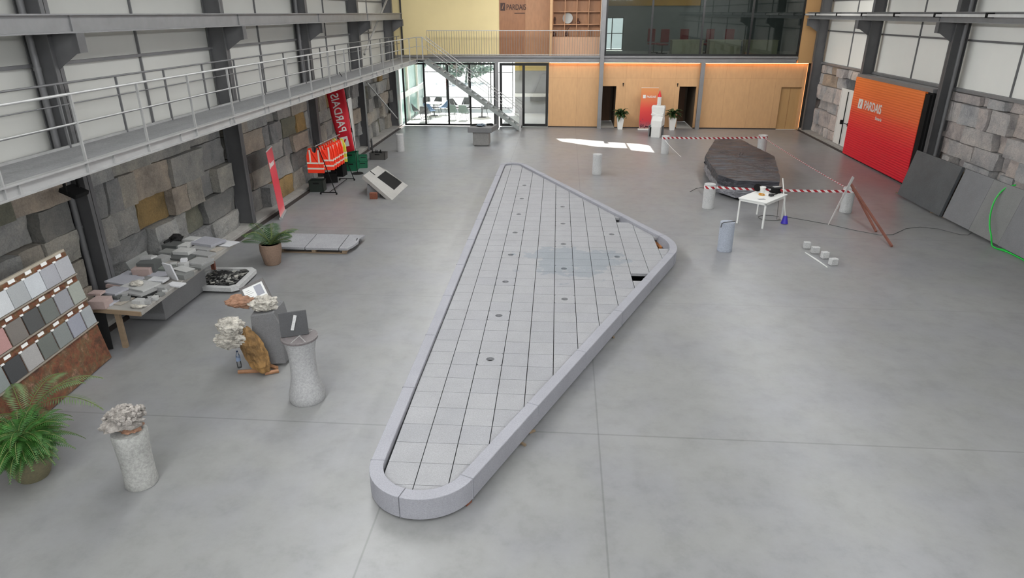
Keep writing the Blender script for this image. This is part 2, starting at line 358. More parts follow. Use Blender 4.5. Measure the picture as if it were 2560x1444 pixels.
def text(name, s, size, mat, M, parent, mirror=False, ext=.004, offset=.012, sx=1.0):
    cu = bpy.data.curves.new(name, 'FONT'); cu.body = s; cu.size = size; cu.extrude = ext; cu.offset = offset*size; cu.align_x = 'LEFT'
    t = bpy.data.objects.new('tmp', cu); COL.objects.link(t); bpy.context.view_layer.update()
    dg = bpy.context.evaluated_depsgraph_get(); me = bpy.data.meshes.new_from_object(t.evaluated_get(dg)); bpy.data.objects.remove(t)
    mb = MB(); vs = [M @ Vector((v.co.x*sx, v.co.y, v.co.z)) for v in me.vertices]; mb.add(vs, [tuple(p.vertices) for p in me.polygons])
    bpy.data.meshes.remove(me)
    return build(name, mb, mat, parent)
def frame(o, x, y):
    """matrix from a 2D text frame (x right, y up) to the world"""
    x = Vector(x).normalized(); y = Vector(y); y = (y-x*y.dot(x)).normalized(); z = x.cross(y); o = Vector(o)
    return Matrix(((x.x, y.x, z.x, o.x), (x.y, y.y, z.y, o.y), (x.z, y.z, z.z, o.z), (0, 0, 0, 1)))

# ================================================================== THE SETTING
mb = MB().box(-12, 15, -6, 35.9, -.2, 0)
struct('floor', mb, M_floor)
YC = [11.36, 17.52, 23.42, 29.35, 35.2]

def stone_rows(mb, side, y0, y1, z0, z1, xf, seed, hole=None):
    rnd = random.Random(seed); z = z0
    while z < z1-.12:
        h = min(rnd.uniform(.42, .7), z1-z)
        if z1-z-h < .2: h = z1-z
        y = y0-rnd.uniform(0, .6)
        while y < y1:
            L = rnd.choice([.5, .75, 1.0, 1.25, 1.5])*rnd.uniform(.85, 1.15); a, b = max(y, y0), min(y+L, y1)
            if y1-b < .25: b = y1
            y = b
            if b-a < .12: continue
            if hole and b > hole[0]+.02 and a < hole[1]-.02 and z < hole[2]-.05:
                if a < hole[0]-.15: b = hole[0]
                elif b > hole[1]+.15: a = hole[1]
                else:
                    if y >= hole[1]: y = max(y, hole[1])
                    continue
            pr = rnd.choice([0, .03, .05, .07, .1, .16, -.12, -.14]); d = pr*side*-1
            g = .012; j = lambda k: rnd.uniform(-k, k)
            xb = xf+side*.5
            f = [(xf+d+j(.03), a+g+j(.012), z+g+j(.012)), (xf+d+j(.03), b-g+j(.012), z+g+j(.012)), (xf+d+j(.03), b-g+j(.012), z+h-g+j(.012)), (xf+d+j(.03), a+g+j(.012), z+h-g+j(.012))]
            bk = [(xb, a+g, z+g), (xb, b-g, z+g), (xb, b-g, z+h-g), (xb, a+g, z+h-g)]
            fs = [(0, 1, 2, 3), (7, 6, 5, 4), (4, 5, 1, 0), (5, 6, 2, 1), (6, 7, 3, 2), (7, 4, 0, 3)]
            if side > 0: fs = [tuple(reversed(q)) for q in fs]
            # drop the flipped winding for the left side: normals are made consistent below
            A0, B0, C0, D0 = map(Vector, f); nu, nv = 7, 4; b_ = len(mb.v)
            for jv in range(nv+1):
                for iu in range(nu+1):
                    u, v = iu/nu, jv/nv; p = A0.lerp(B0, u).lerp(D0.lerp(C0, u), v); e = min(u, 1-u)*min(v, 1-v)*4
                    p.x += (.05*noise.noise(p*2.3+Vector((seed, 0, 0)))+.025*noise.noise(p*7))*1.0 + (0 if e > .01 else side*.012*abs(noise.noise(p*5))*2); p.y += .012*noise.noise(p*4+Vector((9, 0, 0))); p.z += .012*noise.noise(p*4+Vector((0, 7, 0))); mb.v.append(p)
            G = lambda iu, jv: b_+jv*(nu+1)+iu
            for jv in range(nv):
                for iu in range(nu):
                    q = (G(iu, jv), G(iu+1, jv), G(iu+1, jv+1), G(iu, jv+1)); mb.f.append(tuple(reversed(q)) if side > 0 else q)
            kb = len(mb.v); mb.v += [Vector(q) for q in bk]
            for ring, (c0_, c1_) in (([G(i_, 0) for i_ in range(nu+1)], (0, 1)), ([G(nu, i_) for i_ in range(nv+1)], (1, 2)), ([G(nu-i_, nv) for i_ in range(nu+1)], (2, 3)), ([G(0, nv-i_) for i_ in range(nv+1)], (3, 0))):
                mb.f.append(tuple(ring)+(kb+c1_, kb+c0_))
        z += h
def side_wall(side, name, xs, xc, mat, ys, holes):
    """side -1 left, +1 right; xs stone face, xc cladding face"""
    core = MB().box(*(sorted((xs+side*.42, xs+side*.9))), -6, 37, 0, 7.4)
    root = struct(name, core, M_core)
    mb = MB(); edges = [-6]+ys+[35.9]
    for i in range(len(edges)-1):
        a, b = edges[i]+.13, edges[i+1]-.22
        stone_rows(mb, side, a, b, .1, 3.25, xs, 11*i+(5 if side > 0 else 2), holes.get(i))
    build('stone_blocks', mb, mat, root)
    build('cladding', MB().box(*sorted((xc, xc+side*.06)), -6, 35.85, 3.36, 7.4), M_clad if side > 0 else plain('cladding_shaded', '#b3b3ae', .6, var=.04, scale=.5), root)  # left wall's weaker light is put into a greyer copy of the cladding
    build('sill_beam', MB().box(*sorted((xs-side*.02, xc+side*.05)), -6, 35.85, 3.27, 3.36), M_beam, root)
    for i in range(len(edges)-1):
        m = (edges[i]+edges[i+1])/2 if i else edges[1]-3
        for q in ([m] if i else [m, m-6]):
            build('mullion', MB().box(*sorted((xc-side*.05, xc)), q-.035, q-.01, 3.36, 7.4).box(*sorted((xc-side*.03, xc)), q+.0, q+.03, 3.36, 7.4), M_steel, root)
    for z in (4.78, 6.1):
        build('purlin', MB().box(*sorted((xc-side*.07, xc)), -6, 35.8, z, z+.025).box(*sorted((xc-side*.07, xc-side*.055)), -6, 35.8, z-.03, z), M_steel, root)
    return root
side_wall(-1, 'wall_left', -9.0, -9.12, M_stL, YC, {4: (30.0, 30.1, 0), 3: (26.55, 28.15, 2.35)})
side_wall(1, 'wall_right', 12.45, 12.6, M_stR, YC, {4: (30.0, 31.75, 2.55)})
for side, nm, x0, x1, xd0, xd1 in ((-1, 'left', -9.4, -8.66, -8.66, -8.5), (1, 'right', 12.12, 12.9, 11.96, 12.12)):
    struct('baseboard_'+nm, MB().box(x0, x1, -6, 35.85, 0, .1), M_conc, bev=.01)
    struct('trim_1' if side < 0 else 'trim_2', MB().box(xd0, xd1, -6, 35.8, .0, .012), M_drain)
CEIL = MB().box(-10, 14, -6, 33.2, 7.4, 7.5).box(-10, -.9, 33.2, 38, 7.4, 7.5).box(4.6, 14, 33.2, 42, 7.4, 7.5).box(-.9, 4.6, 37.3, 42, 7.4, 7.5)
def cq(*P): n_ = len(P); CEIL.add([(x, y, 7.4) for x, y in P]+[(x, y, 7.5) for x, y in P], [tuple(reversed(range(n_))), tuple(range(n_, 2*n_))]+[(i, (i+1) % n_, n_+(i+1) % n_, n_+i) for i in range(n_)])
dY = 7.4/1.732; SH = [(-.35, 32.45), (-.05, 32.7), (2.86, 31.45), (2.86, 30.15), (1.5, 30.45), (-.1, 31.7)]; SH2 = [(2.93, 31.42), (3.5, 31.35), (3.93, 30.9), (3.95, 29.25), (3.0, 29.7)]
sh = lambda P: (P[0]-7.4*.023, P[1]+dY)
# roof strips around two unseen openings shaped to throw the floor's sun patches
T = [sh(p) for p in SH]; U = [sh(p) for p in SH2]
cq((-.9, 33.2), (4.6, 33.2), (4.6, U[3][1]), U[3], U[4], T[3], T[4], T[5], (-.9, T[5][1]))
cq((-.9, T[5][1]), T[5], T[0], T[1], (T[1][0], 37.3), (-.9, 37.3))
cq(T[1], T[2], U[0], U[1], U[2], (4.6, U[2][1]), (4.6, 37.3), (T[1][0], 37.3))
cq(T[3], U[4], U[0], T[2]); cq(U[3], (4.6, U[3][1]), (4.6, U[2][1]), U[2])
struct('ceiling', CEIL, M_clad)
struct('wall_front', MB().box(-10, 14, -6.2, -6, 0, 7.4), M_clad)
# ------- back wall, ground floor
YB = 35.9
lower = MB().box(-.83, 1.82, YB, YB+.15, 0, 3.3).box(1.82, 2.66, YB, YB+.15, 2.1, 3.3).box(2.66, 5.87, YB, YB+.15, 0, 3.3).box(5.87, 6.72, YB, YB+.15, 2.1, 3.3).box(6.72, 10.95, YB, YB+.15, 0, 3.3).box(10.95, 11.95, YB, YB+.15, 2.1, 3.3).box(11.95, 12.1, YB, YB+.15, 0, 3.3)
wb = struct('wall_back', lower, M_wood)
build('skirting', MB().box(-.83, 1.82, YB-.02, YB, 0, .05).box(2.66, 5.87, YB-.02, YB, 0, .05).box(6.72, 10.95, YB-.02, YB, 0, .05), M_drain, wb)
build('end_panel', MB().box(11.5, 13.2, 35.7, 35.88, 3.26, 7.4), M_beige2, wb)
build('end_pier', MB().box(12.1, 12.9, YB, YB+.2, 0, 3.3), M_core, wb)
# recess passages behind the dark openings
for i, (x0, x1) in enumerate(((1.82, 2.66), (5.87, 6.72))):
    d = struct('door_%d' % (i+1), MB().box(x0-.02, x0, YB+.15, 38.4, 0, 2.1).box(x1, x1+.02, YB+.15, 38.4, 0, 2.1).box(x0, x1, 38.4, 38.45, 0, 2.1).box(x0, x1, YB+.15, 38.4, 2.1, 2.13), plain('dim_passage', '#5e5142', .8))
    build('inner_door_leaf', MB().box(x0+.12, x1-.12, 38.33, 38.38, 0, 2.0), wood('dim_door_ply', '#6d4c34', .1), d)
d = struct('door_3', MB().box(10.95, 11.95, YB+.14, YB+.18, 0, 2.1), wood('recess_door_ply', '#b48f5f', .05))
build('door_seam', MB().box(11.44, 11.45, YB+.13, YB+.14, 0, 2.1), M_woodD, d)
for x in (3.0, 5.75):
    o = build('wall_hook', MB().box(x-.03, x+.03, YB-.06, YB, 2.2, 2.26).box(x-.015, x+.015, YB-.05, YB-.03, 2.1, 2.2), M_blk)
    props(o, 'tiny dark fitting on the plywood wall right of the left dark doorway' if x < 4 else 'tiny dark fitting on the plywood wall left of the right dark doorway', 'wall fitting')
# ------- mezzanine slab and edge beam
ms = struct('mezzanine_floor', MB().box(-9.0, -3.4, 35.75, 36.9, 3.4, 3.56).box(-3.4, 12.9, 35.75, 42, 3.4, 3.56).box(-3.4, 12.9, 36.1, 42, 3.28, 3.4), M_conc)
build('edge_beam', MB().box(-8.6, 11.4, 35.6, 35.75, 3.5, 3.58).box(-8.6, 11.4, 35.7, 35.75, 3.3, 3.5).box(-8.6, 11.4, 35.6, 35.75, 3.26, 3.31), M_beam, ms)
led = build('led_strip', MB().box(-.8, 1.7, 35.78, 35.82, 3.235, 3.25).box(1.98, 6.75, 35.78, 35.82, 3.235, 3.25).box(7.0, 12.05, 35.78, 35.82, 3.235, 3.25), M_led)
props(led, 'warm glowing light strip along the top of the plywood wall', 'light strip')
led = build('led_strip', MB().box(12.06, 12.075, 35.86, 35.88, .1, 3.2), plain('warm_led_dim', '#ffb070', .5, emit=1.0))
props(led, 'thin vertical warm light strip at the right end of the plywood wall', 'light strip')
for x, wd, z1 in ((-3.5, .17, 3.3), (1.84, .2, 7.4), (6.88, .2, 3.3)):
    o = build('steel_post', MB().box(x-wd/2, x+wd/2, 35.52, 35.68, 0, z1), M_beam, bev=.005)
    props(o, {-3.5: 'grey steel post between the bright glazing and the stair foot', 1.84: 'tall grey steel post running up both storeys beside the office glass', 6.88: 'short grey steel post beside the right dark doorway'}[x], 'post', 'posts along the back wall')
# ------- ground floor glazing
def glazed(name, X, z0, z1, Y, mull, th=.07, gm=M_glass, bars=(), M=M_black, dep=.08):
    x0, x1 = X
    f = MB().box(x0, x1, Y-dep/2, Y+dep/2, z0, z0+th).box(x0, x1, Y-dep/2, Y+dep/2, z1-th, z1)
    for x in [x0+th/2]+list(mull)+[x1-th/2]: f.box(x-th/2, x+th/2, Y-dep/2, Y+dep/2, z0+th, z1-th)
    for z in bars: f.box(x0+th, x1-th, Y-.02, Y+.02, z-.02, z+.02)
    r = struct(name, MB().box(x0+.01, x1-.01, Y-.006, Y+.006, z0+.01, z1-.01), gm)
    build('window_frame', f, M, r)
    return r
glazed('window_1', (-8.5, -3.6), 0.03, 3.22, YB, (-7.35, -6.1, -4.93), .09)
glazed('window_2', (-3.38, -.84), 0.03, 3.22, YB, (-2.13,), .13)
# ------- upper level
up = MB().box(-9.4, -3.45, 36.75, 36.9, 3.5, 7.4)
wu = struct('wall_back_upper', up, M_beige)
build('dark_wood_panel', MB().box(-3.45, -2.12, 36.72, 36.9, 3.56, 7.4), M_woodD, wu)
build('pale_wood_panel', MB().box(-2.12, -.83, 36.75, 36.9, 3.56, 7.4), M_woodM, wu)
build('wood_post', MB().box(-.83, -.70, 35.9, 36.9, 3.56, 7.4), M_wood, wu)
build('black_post', MB().box(-8.6, -8.53, 36.66, 36.75, 3.56, 7.4), M_steelD, wu)
glazed('window_3', (1.95, 11.5), 3.58, 7.3, 35.85, (4.22, 6.7, 9.05), .09, M_glassD)
# office interior
M_off = plain('office_wall', '#77797a', .8); M_offD = plain('office_dark_wall', '#3a3c3d', .8)
struct('office_wall', MB().box(3.25, 12.9, 40.9, 41, 3.56, 7.4).box(1.85, 3.25, 40.9, 41, 5.35, 7.4).box(12.8, 12.9, 36, 41, 3.56, 7.4).box(1.85, 1.9, 36.2, 41, 3.56, 7.4), M_off)
struct('trim_3', MB().box(1.95, 7.4, 40.84, 40.9, 5.95, 6.35), plain('orange_band', '#c08a1e', .6))
glazed('window_4', (1.9, 3.25), 3.6, 5.35, 40.95, (2.6,), .05, M_glass, (4.5,))
# ------- sign and shelf unit
P = PY(1251, 27, 36.7); M = frame((P.x, 36.71, P.z-.0), (1, 0, 0), (0, 0, 1))
t = thing('wall_sign', 'dark lettered sign with square emblem high on the wooden panel of the mezzanine', 'sign', (P.x, 36.7, P.z))
build('emblem', MB().box(P.x, P.x+.24, 36.69, 36.715, P.z, P.z+.37), plain('sign_brown', '#3c2218', .6), t)
build('emblem_slash', MB().quad((P.x+.07, 36.685, P.z+.08), (P.x+.11, 36.685, P.z+.08), (P.x+.18, 36.685, P.z+.3), (P.x+.14, 36.685, P.z+.3), .006), M_woodD, t)
text('lettering', 'PARDAIS', .36, MATS['sign_brown'], frame((P.x+.3, 36.7, P.z+.05), (1, 0, 0), (0, 0, 1)), t, sx=.72)
text('tagline', 'stone since 1956', .09, MATS['sign_brown'], frame((P.x+.72, 36.7, P.z-.12), (1, 0, 0), (0, 0, 1)), t) if False else build('tagline', MB().box(P.x+.72, P.x+1.25, 36.69, 36.71, P.z-.13, P.z-.1), MATS['sign_brown'], t)
sh = thing('shelf_unit', 'large wooden shelf unit with open square compartments on the mezzanine', 'shelf', (.45, 36.6, 3.56))
fr = MB(); x0, x1 = -.7, 1.72
build('back_panel', MB().box(x0, x1, 36.85, 36.9, 3.56, 7.3), M_woodM, sh)
for k in range(5): x = x0+(x1-x0-.03)*k/4; fr.box(x, x+.035, 36.4, 36.85, 4.46, 7.3)
build('side_boards', fr, M_woodM, sh)
for z in (4.44, 5.03, 5.62, 6.2, 6.8): build('shelf_board', MB().box(x0, x1, 36.38, 36.85, z, z+.035), M_woodM, sh)
build('base_cabinet', MB().box(x0, x1, 36.38, 36.85, 3.56, 4.44), wood('cabinet_ply', '#c9a080', .05), sh)
def deco(name, mb, mat, label, cat, smooth=True): return props(build(name, mb, mat, smooth=smooth), label, cat, 'ornaments on the mezzanine shelves')
M_brn = plain('dark_brown_clay', '#4a2c20', .6)
p = PY(1385, 92, 36.5); deco('small_vase', MB().lathe([(.04, 0), (.09, .05), (.1, .12), (.05, .2), (.06, .22)], (p.x, 36.55, 4.475), 14), M_brn, 'small round dark vase on the lowest left shelf', 'vase')
p = PY(1387, 52, 36.5); deco('figurine', MB().lathe([(.05, 0), (.03, .1), (.06, .22), (.02, .34)], (p.x, 36.55, 5.065), 12), M_brn, 'slim dark figurine in the left shelf compartment', 'ornament')
p = PY(1445, 60, 36.5); deco('bottle_vase', MB().lathe([(.07, 0), (.12, .05), (.11, .11), (.03, .17), (.03, .28)], (p.x, 36.55, 5.065), 14), M_brn, 'squat dark bottle with a thin neck right of the pale plate', 'vase')
p = PY(1418, 52, 36.5); Mq = Matrix.Rotation(R(80), 3, 'X'); deco('plate', MB().cone((p.x+.02, 36.62, 5.34), (p.x+.02, 36.66, 5.33), .26, .2, 28), plain('pale_grey_plate', '#a8a8a4', .3), 'large pale grey round plate standing on the middle shelf', 'plate')
p = PY(1416, 92, 36.5); t = thing('branch_vase', 'dark vase with a slanting bare branch on the lowest shelf', 'vase', (p.x, 36.55, 4.475), group='ornaments on the mezzanine shelves')
build('vase', MB().lathe([(.06, 0), (.1, .06), (.08, .16), (.04, .2)], (p.x, 36.55, 4.475), 12), M_brn, t, smooth=True)
build('branch', MB().tube([(p.x, 36.55, 4.6), (p.x+.05, 36.5, 4.8), (p.x+.2, 36.48, 5.0), (p.x+.28, 36.48, 5.18)], .018).tube([(p.x, 36.55, 4.6), (p.x-.05, 36.5, 4.85), (p.x-.02, 36.5, 5.0)], .01), M_brn, t)
# ------- mezzanine railing
t = thing('mezzanine_railing', 'thin grey railing with many upright bars along the mezzanine edge', 'railing', (-2.7, 35.66, 3.58))
build('top_rail', MB().box(-7.05, 1.74, 35.64, 35.68, 4.76, 4.79).box(-7.05, 1.74, 35.645, 35.675, 3.62, 3.645), M_galv, t)
M_bal = plain('railing_grey', '#6f6d6a', .5)
for k in range(70):
    x = -7.05+k*8.77/69; build('baluster', MB().box(x-.008, x+.008, 35.65, 35.67, 3.58, 4.77), M_bal, t)
# ------- outside: terrace, glass screens, trees
struct('ground', MB().box(-60, 60, 35.9, 120, -.25, -.02), M_terr)
g = struct('wall_outer', MB().box(-8.95, -8.85, 36.1, 43, 0, 3.3), M_frost)
build('white_post', MB().box(-8.85, -8.75, 38.2, 38.45, 0, 3.3).box(-8.85, -8.75, 36.2, 36.4, 0, 3.3).box(-8.85, -8.75, 40.8, 41, 0, 3.3).box(-8.85, -8.72, 36.1, 43, 1.3, 1.6), M_white, g)
glazed('window_5', (-8.8, -3.2), .02, 3.3, 43, (-7.4, -6.0, -4.6), .06, M_glass, (2.2, .7), M_steelD, .06)
glazed('window_6', (-8.5, -3.6), 2.45, 3.2, 38.6, (-5.2,), .05, M_glass, (), M_steelD, .05) if False else None
struct('wall_far', MB().box(-2.95, 1.8, 41, 41.15, 0, 2.45), plain('far_room_grey', '#8a8a8a', .8))
struct('trim_4', MB().box(-2.95, 1.8, 40.98, 41.14, 2.46, 3.3), plain('far_room_yellow', '#c9ae52', .8))
struct('trim_5', MB().box(-2.95, 1.8, 40.7, 41, 1.0, 1.18), M_white)
def plant_leaves(mb, c, n, r, seed, droop=.4, wl=.09, up=.5):
    rnd = random.Random(seed); c = Vector(c)
    for i in range(n):
        a = rnd.uniform(0, 2*math.pi); L = r*rnd.uniform(.6, 1.1); e = rnd.uniform(.15, up)
        d = Vector((math.cos(a), math.sin(a), 0)); s = Vector((-math.sin(a), math.cos(a), 0)); base = c+Vector((0, 0, rnd.uniform(0, .25)*r))
        ps = []
        for k in range(5):
            t_ = k/4; ps.append(base+d*(L*t_)+Vector((0, 0, L*(e*2.2*t_-droop*2*t_*t_))))
        w_ = [wl*.15, wl*.8, wl, wl*.7, .002]; b = len(mb.v); vs = []
        for p_, ww in zip(ps, w_): vs += [p_-s*ww*.5+Vector((0, 0, ww*.2)), p_, p_+s*ww*.5+Vector((0, 0, ww*.2))]
        fs = []
        for k in range(4):
            for j in (0, 1): fs.append((k*3+j, k*3+j+1, (k+1)*3+j+1, (k+1)*3+j))
        mb.add(vs, fs)
    return mb
for i, (x, y, h, r) in enumerate(((-13.4, 58, 2.9, 1.7), (-8.6, 60, 3.2, 3.0), (-16.5, 62, 3.2, 2.2))):
    t = thing('tree', ['loose grey-green tree outside seen through the leftmost panes', 'wide grey-green tree outside seen behind the upper part of the stairs', 'pale tree farthest left beyond the terrace'][i], 'tree', (x, y, 0), group='trees beyond the terrace')
    build('trunk', MB().tube([(x, y, 0), (x+.1, y, h*.3), (x, y+.2, h*.7)], [.1, .08, .05], 8), M_tree, t)
    cr = MB(); rnd = random.Random(i)
    for k in range(1500):
        th, ph, rr = rnd.uniform(0, 6.28), rnd.uniform(-1.4, 1.5), rnd.random()**.4
        p = Vector((x+r*rr*math.cos(th)*math.cos(ph), y+r*rr*math.sin(th)*math.cos(ph), h*.55+r*.45*rr*math.sin(ph)))
        if noise.noise(p*.8) < -.12: continue
        q = Vector((rnd.gauss(0, 1), rnd.gauss(0, 1), rnd.gauss(0, 1))).normalized()*.22; s_ = q.orthogonal().normalized()*.12
        cr.add([p-q, p-s_, p+q, p+s_], [(0, 1, 2, 3)])
    build('crown', cr, M_tree, t)
# terrace furniture
M_cafe = plain('grey_chair_shell', '#55585a', .6); M_cafeG = plain('green_grey_chair_shell', '#5e7069', .6); M_cafeB = plain('blue_chair_shell', '#56708e', .6)
def cafe_chair(x, y, rz, mat, label):
    t = thing('cafe_chair', label, 'chair', (x, y, -.02), rz, 'chairs on the terrace')
    build('seat', MB().box(-.24, .24, -.22, .22, .42, .45), mat, t, local=True, bev=.02)
    build('backrest', MB().quad((-.23, .22, .46), (.23, .22, .46), (.2, .3, .86), (-.2, .3, .86), .03).quad((-.24, -.1, .46), (-.24, .22, .46), (-.2, .3, .84), (-.23, .1, .62), .02).quad((.24, .22, .46), (.24, -.1, .46), (.23, .1, .62), (.2, .3, .84), .02), mat, t, local=True)
    for sx in (-1, 1):
        for sy in (-1, 1): build('leg', MB().cone((sx*.22, sy*.2, 0), (sx*.12, sy*.12, .43), .012, .015, 8), M_steelD, t, local=True)
def cafe_table(x, y, r, label):
    t = thing('cafe_table', label, 'table', (x, y, -.02), 0, 'round tables on the terrace')
    build('table_top', MB().cone((0, 0, .72), (0, 0, .75), r, r, 32), M_white, t, local=True)
    build('pedestal', MB().cone((0, 0, .02), (0, 0, .72), .035, .035, 12).cone((0, 0, 0), (0, 0, .03), .25, .22, 20), M_steelD, t, local=True)
a = FZ(1075, 287); cafe_table(a.x+.3, 39.8, .55, 'round white table behind the left glazing')
cafe_table(-4.75, 39.4, .6, 'round white table behind the glazing under the stairs')
for (px, Y, rz, m_, lb) in ((1044, 38.6, 1.9, M_cafe, 'grey chair farthest left behind the glazing'), (1064, 37.6, 3.0, M_cafe, 'grey chair with its back to the hall behind the second black mullion'), (1076, 38.8, 2.6, M_cafeB, 'bluish chair beside the left terrace table'), (1108, 40.3, -1.6, M_cafeB, 'blue chair right of the left terrace table'), (1068, 41.3, .2, M_cafe, 'dark chair beyond the left terrace table'), (1093, 41.3, -.3, M_cafe, 'second dark chair beyond the left terrace table'),
                         (1132, 38.3, 3.1, M_cafeG, 'green-grey chair with its back to the hall, left of the right terrace table'), (1160, 38.2, 3.0, M_cafeG, 'green-grey chair with its back to the hall, right of its twin'), (1136, 40.8, .9, M_cafe, 'dark chair left beyond the right terrace table'), (1165, 41.2, -.2, M_cafe, 'dark chair beyond the right terrace table'), (1211, 39.8, -1.4, M_cafe, 'dark chair right of the right terrace table')):
    q = PY(px, 285, Y); cafe_chair(q.x, Y, rz, m_, lb)
# office furniture
M_rc = plain('red_office_fabric', '#8e1420', .6); M_desk = plain('desk_beige', '#c4b8a0', .5)
for i, (px, Y, rz, lb) in enumerate(((1634, 38.4, 2.4, 'red swivel chair leftmost behind the office glass'), (1655, 37.6, 3.4, 'red swivel chair second from left behind the office glass'), (1713, 37.8, 2.6, 'red swivel chair left of the second office mullion'), (1765, 37.9, 3.5, 'red swivel chair right of the second office mullion'), (1822, 37.8, 2.8, 'bright red swivel chair in the middle of the office glass'))):
    q = PY(px, 120, Y); t = thing('office_chair', lb, 'chair', (q.x, Y, 3.56), rz, 'red chairs in the office')
    build('seat', MB().box(-.25, .25, -.25, .25, .45, .53), M_rc, t, local=True, bev=.03)
    build('backrest', MB().box(-.23, .23, .24, .31, .6, 1.25), M_rc, t, local=True, bev=.03)
    build('base', MB().cone((0, 0, .05), (0, 0, .45), .03, .03, 10).box(-.3, .3, -.03, .03, .03, .07).box(-.03, .03, -.3, .3, .03, .07), M_blk, t, local=True)
for x, y, lb in ((6.2, 37.0, 'pale desk left behind the office glass'), (8.1, 37.1, 'pale desk in the middle behind the office glass'), (9.9, 37.0, 'pale desk right behind the office glass')):
    t = thing('desk', lb, 'desk', (x, y, 3.56), 0, 'desks in the office')
    build('desk_top', MB().box(-.8, .8, -.4, .4, .7, .74), M_desk, t, local=True); build('front_panel', MB().box(-.78, .78, -.38, -.36, .05, .7), M_desk, t, local=True)
    build('leg', MB().box(-.78, -.74, -.36, .38, 0, .7), M_desk, t, local=True); build('leg', MB().box(.74, .78, -.36, .38, 0, .7), M_desk, t, local=True)
area('office_lamp', (6.5, 38.8, 7.2), 5, 1, 60)
area('shop_lamp', (-1.5, 38.5, 3.2), 1.5, 1.5, 25)

# ================================================================== STEEL FRAME
LB = ['nearest the camera, behind the sample table', 'second from the camera, left of the narrow red banner', 'third from the camera, behind the vest rack', 'fourth from the camera, right of the white door', 'farthest, in the corner beside the glazing']
RB = {1: None, 2: 'nearest the camera, at the near end of the red roller curtain', 3: 'half hidden behind the far end of the red roller curtain', 4: 'farthest, in the corner at the end of the plywood wall'}
def h_column(side, y, label, corb=True, base=0):
    xo, xi = (-8.65, -9.1) if side < 0 else (12.02, 12.47); s = -side
    t = thing('steel_column', label, 'column', ((xo+xi)/2, y, 0), group='steel columns of the hall')
    b = MB().box(*sorted((xo, xo-s*.018)), y-.1, y+.1, base, 7.4).box(*sorted((xi, xi+s*.018)), y-.1, y+.1, base, 7.4).box(*sorted((xo, xi)), y-.006, y+.006, base, 7.4)
    build('shaft', b, M_steelC, t)
    if corb:
        e = xo+s*.5
        b = MB().add([(xo, y-.006, 5.3), (e, y-.006, 5.3), (e, y-.006, 4.99), (e-s*.12, y-.006, 4.97), (xo, y-.006, 4.72), (xo, y+.006, 5.3), (e, y+.006, 5.3), (e, y+.006, 4.99), (e-s*.12, y+.006, 4.97), (xo, y+.006, 4.72)],
                     [(4, 3, 2, 1, 0), (5, 6, 7, 8, 9), (0, 1, 6, 5), (1, 2, 7, 6), (2, 3, 8, 7), (3, 4, 9, 8)])
        b.box(*sorted((e, e+s*.015)), y-.1, y+.1, 4.99, 5.3).box(*sorted((xo, e)), y-.1, y+.1, 5.285, 5.3)
        build('corbel', b, M_steelC, t)
    return t
M_steelC = plain('column_grey_paint', '#5b5b5c', .5, .15, .14, 1.5, bump=.05)
for i, y in enumerate(YC): h_column(-1, y, 'grey steel column on the left wall, '+LB[i], True, .1)
for i in (2, 3, 4): h_column(1, YC[i]-.25 if i == 2 else YC[i], 'grey steel column on the right wall, '+RB[i], True, .1)
for x, y, lb in ((-8.95, YC[0]-.13, 'grey downpipe beside the left column nearest the camera'), (-8.95, YC[2]-.13, 'dark downpipe beside the left column behind the vest rack'), (12.28, YC[2]-.42, 'grey downpipe beside the right column at the red curtain')):
    o = build('downpipe', MB().cone((x, y, .1), (x, y, 7.3), .055, .055, 14).cone((x, y, 1.9), (x, y, 1.96), .065, .065, 14).cone((x, y, 4.7), (x, y, 4.76), .065, .065, 14), M_steel, smooth=True); props(o, lb, 'pipe', 'downpipes')
def crane_beam(x, y0, y1, label, side):
    t = thing('crane_beam', label, 'beam', (x, (y0+y1)/2, 5.3), group='crane runway beams')
    build('i_beam', MB().box(x-.1, x+.1, y0, y1, 5.3, 5.325).box(x-.1, x+.1, y0, y1, 5.575, 5.6).box(x-.01, x+.01, y0, y1, 5.325, 5.575), M_beam, t)
    st = MB()
    for y in YC: build('stiffener', MB().box(x-.04, x+.04, y-.006, y+.006, 5.325, 5.575), M_beam, t)
    return t
crane_beam(-8.28, -4, 35.4, 'long grey crane runway beam along the left columns', -1)
cb = crane_beam(11.68, -4, 36, 'long grey crane runway beam along the right columns', 1)
build('conductor_rail', MB().box(11.5, 11.56, -4, 36, 5.46, 5.54), plain('pale_rail', '#c2c2c0', .5), cb, 'light grey power rail')
for y in (14, 17, 20.6, 23.4, 26.2, 29, 31.6, 34.2): build('rail_hanger', MB().box(11.48, 11.68, y, y+.1, 5.44, 5.575), M_blk, cb)
def brace(p0, p1, lb, r=.035): props(build('brace', MB().cone(p0, p1, r, r, 10), M_galv, smooth=True), lb, 'brace', 'diagonal braces at the far left')
brace(PX(917, 206, -8.72), PX(994, 297, -8.72), 'pale diagonal brace under the walkway between the two farthest left columns')
brace(PX(968, -4, -8.75), PX(911, 136, -8.75), 'grey diagonal brace above the walkway crossing the crane beam', .05)

